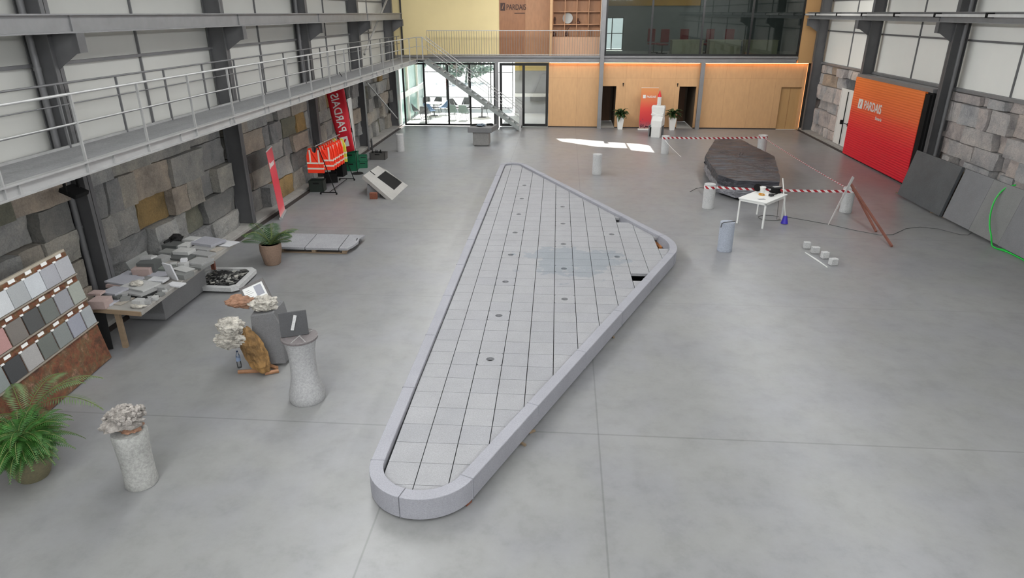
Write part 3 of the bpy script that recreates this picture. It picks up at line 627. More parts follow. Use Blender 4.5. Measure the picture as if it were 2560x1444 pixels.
# ================================================================== WALKWAY AND STAIRS
wk = thing('walkway', 'long galvanised raised walkway with railings along the left wall', 'walkway', (-7.9, 20, 3.3))
build('deck', MB().box(-8.42, -7.4, -4, 35.5, 3.44, 3.48).box(-7.4, -6.95, 34.3, 35.5, 3.44, 3.48), granite('grating_grey', '#828283', .2, 30), wk)
build('side_channel', MB().box(-7.4, -7.35, -4, 34.25, 3.3, 3.5).box(-7.35, -7.3, -4, 34.25, 3.3, 3.33).box(-7.35, -7.3, -4, 34.25, 3.47, 3.5), plain('pale_galvanised', '#a5a5a4', .45, .3), wk)
build('side_channel', MB().box(-8.46, -8.42, -4, 35.5, 3.38, 3.52), M_galv, wk)
for k in range(13): build('splice_plate', MB().box(-7.35, -7.32, 8.3+k*2.05, 8.34+k*2.05, 3.33, 3.47), M_galv, wk)
for y in YC: build('bracket', MB().box(-8.65, -7.4, y-.04, y+.04, 3.3, 3.44), M_steel, wk)
rl = build('outer_railing', MB().tube([(-7.33, -4, 4.5), (-7.33, 34.2, 4.5)], .021, 8).tube([(-7.33, -4, 4.08), (-7.33, 34.2, 4.08)], .013, 8), M_galv, wk, smooth=True)
for k in range(-2, 16):
    y = 9.7+k*1.645; build('post', MB().box(-7.35, -7.31, y-.012, y+.012, 3.3, 4.49), M_galv, rl)
ri = build('inner_railing', MB().tube([(-8.42, -4, 4.52), (-8.42, 35.4, 4.52)], .018, 8).tube([(-8.42, -4, 4.18), (-8.42, 35.4, 4.18)], .011, 8).tube([(-8.42, -4, 3.84), (-8.42, 35.4, 3.84)], .011, 8), M_steel, wk, smooth=True)
for k in range(-3, 15):
    y = 12.45+k*1.6; build('post', MB().box(-8.44, -8.4, y-.012, y+.012, 3.44, 4.52), M_steel, ri)
# stairs along the back wall
ST = thing('staircase', 'galvanised open-tread staircase descending to the right from the walkway', 'stairs', (-4.6, 34.8, 0))
xa, za, xb_, zb = -7.0, 3.44, -2.15, .02; ya, yb = 34.45, 35.3
dv = Vector((xb_-xa, 0, zb-za)).normalized(); up_ = Vector((-dv.z, 0, dv.x))
for y in (ya, yb):
    a = Vector((xa, y, za)); b = Vector((xb_, y, zb+.05))
    build('stringer', MB().quad(a-up_*.11, b-up_*.11, b+up_*.06, a+up_*.06, .03 if y == ya else -.03), plain('stair_galvanised', '#8d9290', .45, .3), ST)
for k in range(17):
    f = (k+1)/18; x = xa+(xb_-xa)*f; z = za+(zb-za)*f
    build('tread', MB().box(x-.13, x+.13, ya+.02, yb-.02, z-.02, z+.02), M_galv, ST)
for y in (ya, yb):
    hr = build('handrail', MB().tube([(xa-.05, y, 4.5), (xb_-.02, y, 1.02)], .02, 8).tube([(xa-.05, y, 4.1), (xb_-.02, y, .65)], .012, 8), M_galv, ST, smooth=True)
    if y == ya:
        for x, z0, z1 in ((xa-.05, 3.4, 4.5), (-5.4, 2.25, 3.35), (-3.8, 1.15, 2.2)): build('post', MB().box(x-.02, x+.02, y-.02, y+.02, z0, z1), M_galv, hr)
    build('post', MB().box(xb_-.1, xb_, y-.03, y+.03, 0, 1.05), M_galv, hr)
t = thing('landing_railing', 'short grey railing around the walkway landing above the stairs', 'railing', (-7.2, 34.3, 3.48))
build('rail', MB().tube([(-7.33, 34.2, 4.5), (-7.05, 34.45, 4.5)], .02, 8).tube([(-7.33, 34.2, 4.08), (-7.05, 34.45, 4.08)], .012, 8), M_galv, t)
build('post', MB().box(-7.08, -7.04, 34.4, 34.44, 3.48, 4.5), M_galv, t)

# ================================================================== SIDE DOORS, ROLLER CURTAIN, FLOODLIGHT
def double_door(name, x, y0, y1, zt, side, lab):
    r = struct(name, MB().box(*sorted((x, x+side*.05)), y0, y1, .1, zt), plain('dark_seal', '#2c2c2c', .7))
    ym = (y0+y1)/2
    for a, b in ((y0, ym-.012), (ym+.012, y1)):
        lf = build('door_leaf', MB().box(*sorted((x-side*.03, x)), a, b, .12, zt), M_white, r)
        build('rebate', MB().box(*sorted((x-side*.034, x-side*.03)), a+.09, a+.1, .2, zt-.08).box(*sorted((x-side*.034, x-side*.03)), b-.1, b-.09, .2, zt-.08), M_galv, lf)
    build('panic_bar', MB().tube([(x-side*.12, ym+.02, 1.12), (x-side*.12, y0+.1, 1.12)], .018, 8).box(*sorted((x-side*.03, x-side*.15)), ym-.0, ym+.09, 1.03, 1.21).box(*sorted((x-side*.03, x-side*.15)), y0+.04, y0+.12, 1.05, 1.19).box(*sorted((x-side*.03, x-side*.06)), ym-.015, ym+.015, .15, zt-.1), M_blk, r)
    return r
double_door('door_4', 12.32, 30.05, 31.7, 2.5, 1, '')
double_door('door_5', -8.9, 26.6, 28.1, 2.35, -1, '')
rc = thing('roller_curtain', 'large orange-to-red printed roller curtain on the right wall', 'curtain', (11.93, 26.5, .05))
build('curtain_sheet', MB().box(11.9, 11.99, 23.75, 29.42, .06, 3.16), gradient('orange_to_red_print', [(0, '#d3122c'), (.35, '#dc1a2c'), (.55, '#e0402f'), (.68, '#e26434'), (1, '#e87a35')], 'Z', .5, .5), rc)
build('side_guide', MB().box(11.99, 12.12, 23.35, 29.5, .1, 3.14).box(11.92, 12.0, 23.45, 23.75, .1, 3.1), M_blk, rc)
build('head_box', MB().box(11.95, 12.3, 23.4, 29.45, 3.16, 3.28), M_beam, rc)
# right-wall frame: x of text runs towards the camera (-Y)
def LM(px, py): q = PX(px, py, 11.89); return frame(q, (0, -1, 0), (0, 0, 1))
q = PX(2144, 269, 11.89); 
build('emblem', MB().box(11.885, 11.895, q.y-.4, q.y, q.z, q.z+.36), M_white, rc)
build('emblem_slash', MB().quad((11.88, q.y-.12, q.z+.06), (11.88, q.y-.17, q.z+.06), (11.88, q.y-.28, q.z+.3), (11.88, q.y-.23, q.z+.3), .004), MATS['orange_to_red_print'], rc)
text('lettering', 'PARDAIS', .46, M_white, frame((11.89, q.y-.55, q.z+.03), (0, -1, 0), (0, 0, 1)), rc, sx=.88)
text('tagline', 'Stone is', .17, M_white, frame((11.89, q.y-1.75, q.z-.22), (0, -1, 0), (0, 0, 1)), rc)
fl = thing('floodlight', 'small black floodlight fixed under the walkway beside the nearest left column', 'lamp', (-8.55, 10.9, 3.0))
p = PX(185, 478, -8.5)
build('lamp_housing', MB().obox((p.x, p.y, p.z), (.3, .36, .08), 0, Matrix.Rotation(R(25), 3, 'Y')), M_blk, fl, bev=.01)
build('bracket', MB().box(p.x-.02, p.x+.02, p.y-.2, p.y-.17, p.z, 3.44).box(p.x-.02, p.x+.02, p.y+.12, p.y+.15, p.z, 3.44), M_blk, fl)
# ================================================================== THE GRANITE PLATFORM (rounded triangle)
def rounded(inset=0.0, step=.12):
    """points (x, y, outward normal) round the triangle, anticlockwise from the near corner"""
    P1, P2 = Vector((-.93, 6.71)), Vector((2.61, 14.86)); Q1, Q2 = Vector((2.69, 16.46)), Vector((-1.42, 24.97)); XL = -2.335
    def lines():
        d2 = (P2-P1).normalized(); n2 = Vector((d2.y, -d2.x)); d3 = (Q2-Q1).normalized(); n3 = Vector((d3.y, -d3.x)); n1 = Vector((-1, 0))
        return (n1, Vector((XL, 0)).dot(n1)), (n2, P1.dot(n2)), (n3, Q1.dot(n3))
    L1, L2, L3 = lines()
    def cen(A, B, r):
        (a, c), (b, d) = A, B; c -= r; d -= r; det = a.x*b.y-a.y*b.x
        return Vector(((c*b.y-d*a.y)/det, (a.x*d-b.x*c)/det))
    cor = [(L1, L2, .70), (L2, L3, 1.75), (L3, L1, .49)]; pts = []; tags = []
    arcs = []
    for A, B, r in cor:
        c = cen(A, B, r); a0 = math.atan2(A[0].y, A[0].x); a1 = math.atan2(B[0].y, B[0].x)
        while a1 < a0: a1 += 2*math.pi
        arcs.append((c, a0, a1, r))
    for i, (c, a0, a1, r) in enumerate(arcs):
        n = max(6, int((a1-a0)*r/.08)) 
        for k in range(n+1):
            a = a0+(a1-a0)*k/n; nv = Vector((math.cos(a), math.sin(a))); pts.append((c+nv*(r-inset), nv, ('arc', i, k/n)))
        c2, b0, _, r2 = arcs[(i+1) % 3]; nv = Vector((math.cos(a1), math.sin(a1))); s = c+nv*(r-inset); e = c2+nv*(r2-inset)
        m = max(1, round((e-s).length/1.78))
        for k in range(1, m): pts.append((s+(e-s)*k/m, nv, ('joint', i, k)))
    return pts
plat = thing('granite_platform', 'huge rounded-triangular platform of grey granite slabs in the middle of the floor', 'platform', (-.3, 14, 0))
outer = rounded(0); KW, KZ, TZ = .175, .335, .27
# cut the ring into kerb stones at every joint and at the ends and middle of each arc
cuts = [i for i, p in enumerate(outer) if p[2][0] == 'joint' or p[2][2] in (0.0, 1.0)]
for i, p in enumerate(outer):
    if p[2][0] == 'arc' and p[2][1] in (0, 2) and abs(p[2][2]-.5) < .06 and not any(abs(i-c) < 3 and outer[c][2][0] == 'arc' and 0 < outer[c][2][2] < 1 for c in cuts): cuts.append(i)
cuts.sort(); N = len(outer)
for a, b in zip(cuts, cuts[1:]+[cuts[0]+N]):
    seg = [outer[k % N] for k in range(a, b+1)]
    if len(seg) < 2: continue
    P = [s[0].copy() for s in seg]; nn = [s[1] for s in seg]; g = .004
    P[0] += (P[1]-P[0]).normalized()*g; P[-1] += (P[-2]-P[-1]).normalized()*g
    n = len(P); mb = MB(); vs = []
    for p, q in zip(P, nn):
        i_ = p-q*KW; vs += [(p.x, p.y, .035), (p.x, p.y, KZ), (i_.x, i_.y, KZ), (i_.x, i_.y, .035)]
    fs = [(4*k+j, 4*(k+1)+j, 4*(k+1)+(j+1) % 4, 4*k+(j+1) % 4) for k in range(n-1) for j in range(4)]
    fs += [(3, 2, 1, 0), tuple(4*(n-1)+j for j in range(4))]
    mb.add(vs, fs); build('kerb_stone', mb, M_kerb, plat, bev=.006)
# slabs
inner = [(p-q*(KW+.012)) for p, q, _ in outer]
def clip(poly, cl):
    for i in range(len(cl)):
        a, b = cl[i], cl[(i+1) % len(cl)]; e = b-a
        if e.length < 1e-6: continue
        nw = []
        for k in range(len(poly)):
            p, q = poly[k], poly[(k+1) % len(poly)]; sp_, sq = e.x*(p.y-a.y)-e.y*(p.x-a.x), e.x*(q.y-a.y)-e.y*(q.x-a.x)
            if sp_ >= 0: nw.append(p)
            if sp_*sq < 0: nw.append(p+(q-p)*(sp_/(sp_-sq)))
        poly = nw
        if len(poly) < 3: return []
    return poly
AN = .0115
def toW(x, y): return Vector((x-AN*(y-9.5), y+AN*x))
holes = [(-1.12, 9.77+1.721*k) for k in range(8)]+[(.145, 12.37+1.725*k) for k in range(5)]+[(1.42, 14.98), (1.42, 16.7)]
gaps = [FZ(1597, 690, TZ), FZ(1549, 549, TZ), FZ(1641, 603, TZ), FZ(1652, 618, TZ)]
cells = []
for cx_ in range(-2, 14):
    x0 = -1.74+.42*(cx_-1); x1 = x0+.42
    if cx_ == -2: continue
    for r_ in range(-4, 42):
        y0 = 7.8+.4325*r_; y1 = y0+.4325
        c = [toW(x0+.006, y0+.004), toW(x1-.006, y0+.004), toW(x1-.006, y1-.004), toW(x0+.006, y1-.004)]
        pc = clip(c, inner)
        if not pc: continue
        ar = abs(sum(pc[i].x*pc[(i+1) % len(pc)].y-pc[(i+1) % len(pc)].x*pc[i].y for i in range(len(pc))))/2
        if ar < .004: continue
        cc = sum(pc, Vector((0, 0)))/len(pc)
        if any(x0 < g.x+AN*(g.y-9.5) < x1 and y0 < g.y-AN*g.x < y1 for g in gaps): continue
        h = [q for q in holes if x0 < q[0] < x1 and y0 < q[1] < y1]
        cells.append((ar/(cc.y*cc.y*cc.y), pc, h, (x0, x1, y0, y1)))
cells.sort(key=lambda t: -t[0])
rest = MB(); nfull = 0
for sz, pc, h, (x0, x1, y0, y1) in cells:
    mb = MB()
    if h and len(pc) == 4:
        hx, hy = (x0+x1)/2, (y0+y1)/2; rr = .068; nseg = 32; ring = []; sq = []
        for k in range(nseg):
            a = 2*math.pi*(k+.5)/nseg; dx, dy = math.cos(a), math.sin(a); m_ = min((x1-x0-.014)/2/abs(dx) if dx else 9, (y1-y0-.008)/2/abs(dy) if dy else 9)
            ring.append(toW(hx+dx*rr, hy+dy*rr)); sq.append(toW(hx+dx*m_, hy+dy*m_))
        vs = [(p.x, p.y, z) for z in (TZ-.06, TZ) for grp in (sq, ring) for p in grp]; n = nseg
        fs = []
        for k in range(n):
            k2 = (k+1) % n
            fs += [(2*n+k, 2*n+k2, 3*n+k2, 3*n+k), (k2, k, n+k, n+k2), (k, k2, 2*n+k2, 2*n+k), (n+k2, n+k, 3*n+k, 3*n+k2)]
        mb.add(vs, fs)
    else: mb.prism([(p.x, p.y) for p in pc], TZ-.06, TZ)
    if nfull < 100: build('paving_slab', mb, M_tile, plat); nfull += 1
    else: rest.add(mb.v, mb.f)
build('paving_slabs', rest, M_tile, plat, kind='stuff')
build('void_shade', MB().prism([(p.x, p.y) for p in [q-n*(KW+.02) for q, n, _ in outer]], .003, .01), M_blk, plat)  # black sheet standing in for the shade under the slabs
for i, (px, py) in enumerate(((976, 1276), (1063, 1292), (1170, 1262), (1307, 1113), (1330, 1082), (1532, 843))):
    q = FZ(px, py, .02); a = (i*1.3) % 3
    o = build('timber_wedge', MB().obox((q.x, q.y+.04, .02), (.03, .1, .028), a), M_timber if i != 2 else M_brick)
    props(o, ['left of the near seam', 'at the middle of the near end, pale pair', 'reddish, at the right of the near end', 'under the right kerb nearest the camera', 'under the right kerb a little further on', 'under the right kerb farthest from the camera'][i] + ', small wooden wedge under the granite platform', 'wedge', 'wedges under the platform')
q = FZ(1641, 612, .05); o = build('timber_batten', MB().obox((q.x-.05, q.y, .1), (.09, .9, .09), R(12)), wood('orange_timber', '#b8743c', .15)); props(o, 'orange wooden batten lying in the open corner of the granite platform', 'batten')

# ================================================================== GRANITE STUMPS
cyl_lb = {0: 'alone on the floor behind the platform', 1: 'at the left end of the far barrier tape', 2: 'at the right end of the far barrier tape', 3: 'left of the white table, wrapped with striped tape', 4: 'under the leaning planks and tape', 5: 'in front of the white table, with a bent rod on top', 6: 'far left in the bluish floor reflection'}
CY = [(1.29, 24.88, .17), (4.36, 29.03, .165), (8.53, 29.5, .19), (4.53, 20.42, .175), (8.6, 20.25, .17), (4.17, 16.38, .18), (-7.08, 28.75, .165)]
for i, (x, y, r) in enumerate(CY):
    mb = MB(); rnd = random.Random(i); prof = [(r*.99, 0), (r*1.03, .02)]+[(r*(1+rnd.uniform(-.02, .02)), .1*k) for k in range(1, 8)]+[(r, .74), (r*.97, .755)]
    mb.lathe(prof, (x, y, 0), 36)
    props(build('stone_stump', mb, M_granL if i != 5 else granite('blue_grey_granite', '#9da3ae', .2, 40), smooth=True), 'round grey granite stump '+cyl_lb[i], 'stone stump', 'granite stumps on the floor')
# barrier tape
m, n, l, b = newmat('red_white_tape'); tcn = n.new('ShaderNodeTexCoord'); sx = n.new('ShaderNodeSeparateXYZ'); l.new(tcn.outputs['UV'], sx.inputs[0])
def mth(op, a, bb):
    q = n.new('ShaderNodeMath'); q.operation = op
    for i_, v in ((0, a), (1, bb)):
        if isinstance(v, (int, float)): q.inputs[i_].default_value = v
        else: l.new(v, q.inputs[i_])
    return q.outputs[0]
st_ = mth('FRACT', mth('ADD', mth('MULTIPLY', sx.outputs['X'], 5.0), mth('MULTIPLY', sx.outputs['Y'], .45)), 0); st_ = mth('GREATER_THAN', st_, .5)
l.new(mix(n, l, (.75, .74, .72, 1), rgb('#a01c28'), st_), b.inputs['Base Color']); b.inputs['Roughness'].default_value = .4; M_tape = m
def tape(p0, p1, label, sag=.03, wd=.075, wrap=None):
    p0, p1 = Vector(p0), Vector(p1); n_ = 16; mb = MB(); uv = []
    L = (p1-p0).length; vs = []
    d_ = (p1-p0).normalized(); s_ = Vector((-d_.y, d_.x, 0))*.0015
    for k in range(n_+1):
        t = k/n_; p = p0+(p1-p0)*t-Vector((0, 0, sag*4*t*(1-t))); vs += [p-s_, p+Vector((0, 0, wd))-s_, p+Vector((0, 0, wd))+s_, p+s_]
    fs = [(4*k+j, 4*(k+1)+j, 4*(k+1)+(j+1) % 4, 4*k+(j+1) % 4) for k in range(n_) for j in range(4)]
    mb.add(vs, fs); o = build('barrier_tape', mb, M_tape)
    ul = o.data.uv_layers.new(name='UVMap')
    for poly in o.data.polygons:
        for li in poly.loop_indices:
            vi = o.data.loops[li].vertex_index; ul.data[li].uv = (vi//4*L/n_, 1.0 if vi % 4 in (1, 2) else 0.0)
    return props(o, label, 'barrier tape', 'red and white barrier tapes')
tape((4.52, 28.9, .66), (8.36, 29.4, .63), 'red and white striped tape stretched between the two far granite stumps')
tape((4.7, 20.3, .64), (8.44, 20.15, .62), 'red and white striped tape passing behind the white table')
tape((8.62, 20.42, .66), (8.55, 29.3, .64), 'striped tape running away from the leaning planks, seen as a dotted line', .04, .03)
for i, (k, lb) in enumerate(((1, 'striped tape wrapped around the far left stump'), (2, 'striped tape wrapped around the far right stump'), (3, 'striped tape wrapped around the stump left of the white table'), (4, 'striped tape wrapped around the stump under the planks'))):
    x, y, r = CY[k]; mb = MB(); vs = []; n_ = 36; r += .004
    for j in range(n_+1):
        a = 2*math.pi*j/n_; vs += [(x+r*math.cos(a), y+r*math.sin(a), .63), (x+r*math.cos(a), y+r*math.sin(a), .71)]
    mb.add(vs, [(2*j, 2*j+2, 2*j+3, 2*j+1) for j in range(n_)]); o = build('tape_band', mb, M_tape); ul = o.data.uv_layers.new(name='UVMap')
    for poly in o.data.polygons:
        for li in poly.loop_indices: vi = o.data.loops[li].vertex_index; ul.data[li].uv = (vi//2*2*math.pi*r/n_, vi % 2)
    sm = o.modifiers.new('thick', 'SOLIDIFY'); sm.thickness = .003; sm.offset = 1; props(o, lb, 'barrier tape', 'tape bands on stumps')
props(build('string', MB().tube([(4.3, 28.86, .6), (4.6, 28.6, .3), (4.95, 28.3, .01)], .008, 6), M_white), 'loose white string hanging from the far left stump to the floor', 'string')
props(build('steel_hook', MB().tube([(4.33, 16.3, .80), (4.05, 16.26, .775), (3.99, 16.22, .76), (3.97, 16.2, .66)], .012, 8), M_steelD, smooth=True), 'bent dark steel rod hooked over the stump nearest the camera', 'rod')

# ================================================================== WRAPPED PALLET
t = thing('wrapped_stone_stack', 'large stack of stone slabs wrapped in shiny black film behind the white table', 'wrapped pallet', (6.3, 25, 0))
base = [(5.55, 21.3), (6.85, 21.25), (7.05, 21.9), (7.85, 25.4), (7.45, 28.9), (6.4, 28.9), (5.3, 25.3), (5.12, 22.1)]
def scaled(poly, k, c=(6.4, 24.8)): return [(c[0]+(x-c[0])*k, c[1]+(y-c[1])*k) for x, y in poly]
build('pallet', MB().prism(scaled(base, .9), 0, .1), M_blk, t)
def wrap_mesh(poly, z0, z1, amp, seed, top=True):
    mb = MB(); P = []; 
    for i in range(len(poly)):
        a, b_ = Vector(poly[i]), Vector(poly[(i+1) % len(poly)]); m_ = max(2, int((b_-a).length/.12))
        for k in range(m_): P.append(a+(b_-a)*k/m_)
    n = len(P); rows = 7; vs = []; c = Vector((6.35, 24.8))
    for j in range(rows):
        z = z0+(z1-z0)*j/(rows-1)
        for p in P:
            d = (p-c).normalized(); f = noise.noise(Vector((p.x*2.2, p.y*2.2, z*9+seed)))*amp; q = p+d*f; vs.append((q.x, q.y, z+(noise.noise(Vector((p.x*3, p.y*3, seed)))*.015 if j == rows-1 else 0)))
    fs = [(j*n+i, j*n+(i+1) % n, (j+1)*n+(i+1) % n, (j+1)*n+i) for j in range(rows-1) for i in range(n)]
    if top:
        rings = 14; b0 = (rows-1)*n
        for r_ in range(1, rings+1):
            k = 1-r_/(rings+.5)
            for p in P:
                q = c+(p-c)*k; vs.append((q.x, q.y, z1+noise.noise(Vector((q.x*1.8, q.y*3.5, seed)))*.045+abs(noise.noise(Vector((q.x*.8, q.y*5, seed+4))))*.05*(1-k)))
            fs += [(b0+i, b0+(i+1) % n, b0+n+(i+1) % n, b0+n+i) for i in range(n)]; b0 += n
        fs.append(tuple(range(b0, b0+n)))
    return mb.add(vs, fs)
build('lower_wrap', wrap_mesh(base, .1, .42, .05, 1, False), M_filmS, t, smooth=True)
build('black_cover', wrap_mesh(scaled(base, 1.0), .36, .66, .03, 5), M_film, t, smooth=True)
build('slab_stack', MB().prism(scaled(base, .95), .1, .62), M_granD, t)

# ================================================================== WHITE TABLE AND THE THINGS ON IT
A, B_, D_ = Vector((5.03, 18.84)), Vector((5.64, 18.32)), Vector((5.85, 19.82)); u_ = (B_-A); v_ = D_-A
ang = math.atan2(u_.y, u_.x); uw, vl = u_.length, v_.length
tb = thing('side_table', 'white metal table with tools on it beside the wrapped stack', 'table', (A.x, A.y, 0), ang)
build('table_top', MB().box(-.02, uw+.02, -.02, vl+.02, .72, .75), M_white, tb, local=True, bev=.004)
build('apron', MB().box(0, uw, 0, .02, .66, .72).box(0, uw, vl-.02, vl, .66, .72).box(0, .02, 0, vl, .66, .72).box(uw-.02, uw, 0, vl, .66, .72), M_white, tb, local=True)
for x, y in ((.0, .0), (uw-.045, 0), (0, vl-.045), (uw-.045, vl-.045)): build('leg', MB().box(x, x+.045, y, y+.045, 0, .72), M_white, tb, local=True)
def onT(px, py, z=.75): return FZ(px, py, z)
q = onT(1906, 480); t = thing('white_cup', 'white plastic cup standing on the white table', 'cup', (q.x, q.y, .75)); build('cup', MB().lathe([(.055, 0), (.08, .13), (.085, .15), (.075, .15), (.05, .01)], (q.x, q.y, .75), 24), M_white, t, smooth=True); build('rim', MB().lathe([(.084, .14), (.09, .145), (.09, .155), (.084, .16)], (q.x, q.y, .75), 24), M_white, t)
q = onT(1895, 480); props(build('round_disc', MB().cone((q.x, q.y+.1, .86), (q.x+.02, q.y+.14, .86), .11, .11, 28), M_blk), 'round black disc standing upright left of the white cup', 'disc')
q = onT(1938, 480); t = thing('cable_reel', 'black cable reel lying on the white table', 'cable reel', (q.x, q.y, .75)); build('drum', MB().cone((q.x, q.y, .77), (q.x, q.y, .88), .13, .13, 24), M_blk, t); build('flange', MB().cone((q.x, q.y, .75), (q.x, q.y, .77), .17, .17, 28), M_blk, t); build('flange', MB().cone((q.x, q.y, .88), (q.x, q.y, .9), .17, .17, 28), M_blk, t); build('steel_plate', MB().obox((q.x+.02, q.y, .91), (.2, .12, .015), .3), M_galv, t)
q = onT(1904, 487); 
import_ring = [(q.x+.07*math.cos(a*math.pi/12), q.y+.1*math.sin(a*math.pi/12), .765) for a in range(25)]
t = thing('tape_roll', 'small yellow-orange ring of rope on the white table', 'rope ring', (q.x, q.y, .75)); build('ring', MB().tube(import_ring, .014, 8).tube([(q.x-.03+.05*math.cos(a*math.pi/6), q.y+.05*math.sin(a*math.pi/6), .785) for a in range(12)], .012, 6), plain('orange_rope', '#c58a2e', .7), t)
q = onT(1928, 490); t = thing('power_tool', 'dark grey hand tool on the front right of the white table', 'tool', (q.x, q.y, .75)); build('tool_body', MB().obox((q.x, q.y, .785), (.13, .1, .07), .5), M_steelD, t, bev=.01); build('handle', MB().cone((q.x+.05, q.y+.02, .79), (q.x+.2, q.y+.12, .79), .015, .015, 8), M_blk, t)
q = onT(1904, 498); props(build('paper_sheet', MB().obox((q.x, q.y, .752), (.2, .12, .003), .2), plain('grey_print', '#8f9092', .7)), 'grey printed sheet at the front edge of the white table', 'paper')
# broom
br = thing('broom', 'white-handled broom with a violet head leaning on the right end of the white table', 'broom', (6.55, 19.2, 0))
f0, f1 = FZ(1961, 556, .03), PY(1957, 445, 19.35)
build('handle', MB().tube([f0+Vector((0, 0, .16)), f1], .014, 8), M_white, br); build('brush_head', MB().cone(f0-Vector((0, 0, .02)), f0+Vector((0, 0, .2)), .1, .05, 14), M_blue, br, smooth=True)
# planks and straightedge
p0, p1 = FZ(2071, 562, 0), PY(2134, 442, 20.05)
dd = (p1-p0).normalized(); s_ = Vector((dd.z, 0, -dd.x)).normalized()*.05
o = build('straightedge', MB().quad(p0-s_*.2, p0+s_*.2, p1+s_*.8, p1-s_*.8, .02), plain('aluminium_pale', '#c4c4c2', .4, .3)); props(o, 'pale aluminium straightedge leaning on the stump with planks', 'straightedge')
for i, (a, b_, lb) in enumerate(((FZ(2190, 581, .0), PY(2128, 462, 19.95), 'shorter red-brown plank leaning on the stump'), (FZ(2229, 618, .0), PY(2126, 458, 20.1), 'longer red-brown plank leaning on the stump, its foot nearest the camera'))):
    props(build('plank', MB().cone(a+Vector((0, 0, .03)), b_, .035, .035, 4), M_timb2), lb, 'plank', 'planks leaning on the stump')
# stone cubes and lath
for i, (px, py, lb) in enumerate(((2018, 622, 'pale stone cube farthest from the camera in the row of four'), (2039, 634, 'second pale stone cube from the far end of the row of four'), (2063, 647, 'third pale stone cube from the far end of the row of four'), (2084, 664, 'pale stone cube nearest the camera in the row of four'))):
    q = FZ(px, py); s_ = .1; o = build('stone_cube', MB().obox((q.x, q.y+.06, .085), (.18 if i % 2 else .16, .13, .16), R(-8+9*i)), M_granL, bev=.008); props(o, lb, 'stone cube', 'four pale stone cubes on the floor')
p0, p1 = FZ(2013, 632), FZ(2068, 669); props(build('wooden_lath', MB().tube([p0+Vector((0, 0, .012)), (p0+p1)/2+Vector((0, 0, .02)), p1+Vector((0, 0, .012))], [.012, .02, .012], 4), M_white), 'thin white lath lying beside the four stone cubes', 'lath')
# floor cable
pts = [(1958, 540), (1985, 545), (2070, 560), (2140, 576), (2200, 587), (2232, 586), (2250, 578), (2265, 571), (2300, 567), (2345, 572), (2400, 586), (2420, 587), (2428, 582)]
props(build('floor_cable', MB().tube([FZ(x, y, .008) for x, y in pts], .008, 6), M_cable, smooth=True), 'thin grey cable snaking over the floor from the white table to the leaning slabs', 'cable')
pts = [(1958, 505, .6), (1957, 542, .01)]
c_ = FZ(1925, 545); props(build('coiled_cable', MB().tube([(c_.x+.33*math.cos(a*.3+.5), c_.y+.28*math.sin(a*.3+.5), .01) for a in range(18)]+[FZ(1942, 548, .02), (FZ(1943, 548, 0)+Vector((0, .1, .4))), (FZ(1943, 548, 0)+Vector((0, .15, .72)))], .008, 6), M_cable, smooth=True), 'grey cable hanging from the table and curled on the floor under it', 'cable')
pts = [(1725, 476, .05), (1740, 469, .1), (1757, 470, .2)]
props(build('loose_strap', MB().tube([FZ(1725, 479, .01), FZ(1740, 471, .06), FZ(1752, 469, .1), FZ(1762, 470, .2)], .012, 6), M_steelD), 'dark loose strap end left of the wrapped stack', 'strap')

# ================================================================== LEANING SLABS AND HOSE ON THE RIGHT
SL = [((2240, 486), (2355, 541), (2398, 419), (2277, 381), granite('polished_dark_granite', '#515456', .2, 40, rough=.5, blotch=.2), 'large dark polished granite slab leaning at the far end of the right row'),
      ((2357, 543), (2429, 576), (2484, 450), (2401, 421), granite('grey_slab_granite', '#78787a', .15, 60), 'grey granite slab beside the dark one in the right leaning row'),
      ((2431, 577), (2504, 614), (2560, 488), (2486, 452), granite('grey_slab_granite2', '#7b7b7a', .15, 60), 'grey granite slab under the green hose in the right leaning row'),
      ((2506, 615), (2600, 668), (2662, 528), (2561, 490), granite('grey_slab_granite3', '#767678', .15, 60), 'grey granite slab at the right edge of the picture')]
for i, (a, b_, c, d, m_, lb) in enumerate(SL):
    A_, B2 = FZ(*a, .04), FZ(*b_, .04); A_.x = 11.12 if i < 1 else 11.2+.03*i; B2.x = A_.x+.05
    H = 1.45 if i == 0 else 1.42; lean = .3
    T1, T2 = A_+Vector((lean, -.01, H)), B2+Vector((lean, -.01, H))
    s = thing('leaning_slab', lb, 'stone slab', (A_.x, (A_.y+B2.y)/2, 0), group='granite slabs leaning on the right')
    build('slab', MB().quad(B2, A_, T1, T2, .09), m_, s, bev=.006)
    if i == 0: q = T2+(A_-T1).normalized()*.12+Vector((-.02, .1, 0)); build('sticker', MB().obox((q.x-.01, q.y, q.z), (.01, .07, .06)), M_paper, s)
props(build('slab_rack', MB().box(11.6, 11.66, 15, 22.3, .05, 1.3).box(11.45, 11.95, 15, 22.3, .01, .06), M_timber), 'timber support hidden behind the right leaning slabs', 'support')
for i, (px, py, rz, L) in enumerate(((2337, 533, .9, .25), (2369, 546, .5, .3), (2246, 484, .3, .2))):
    q = FZ(px, py); props(build('timber_offcut', MB().obox((q.x, q.y, .015), (.05, L, .03), rz), M_timber), 'small wooden offcut under the leaning slabs, '+['under the gap after the dark slab', 'just nearer than its neighbour', 'at the far end of the dark slab'][i], 'offcut', 'offcuts under the leaning slabs')
gx = 11.28
hp = [PX(2540, 462, 11.62), PX(2518, 468, 11.5), PX(2500, 482, 11.4), PX(2485, 505, 11.3), PX(2476, 535, 11.22), PX(2474, 565, 11.14), PX(2478, 590, 11.1), FZ(2480, 612, .03), FZ(2490, 620, .02), FZ(2520, 630, .02), FZ(2560, 650, .02), FZ(2620, 684, .02)]
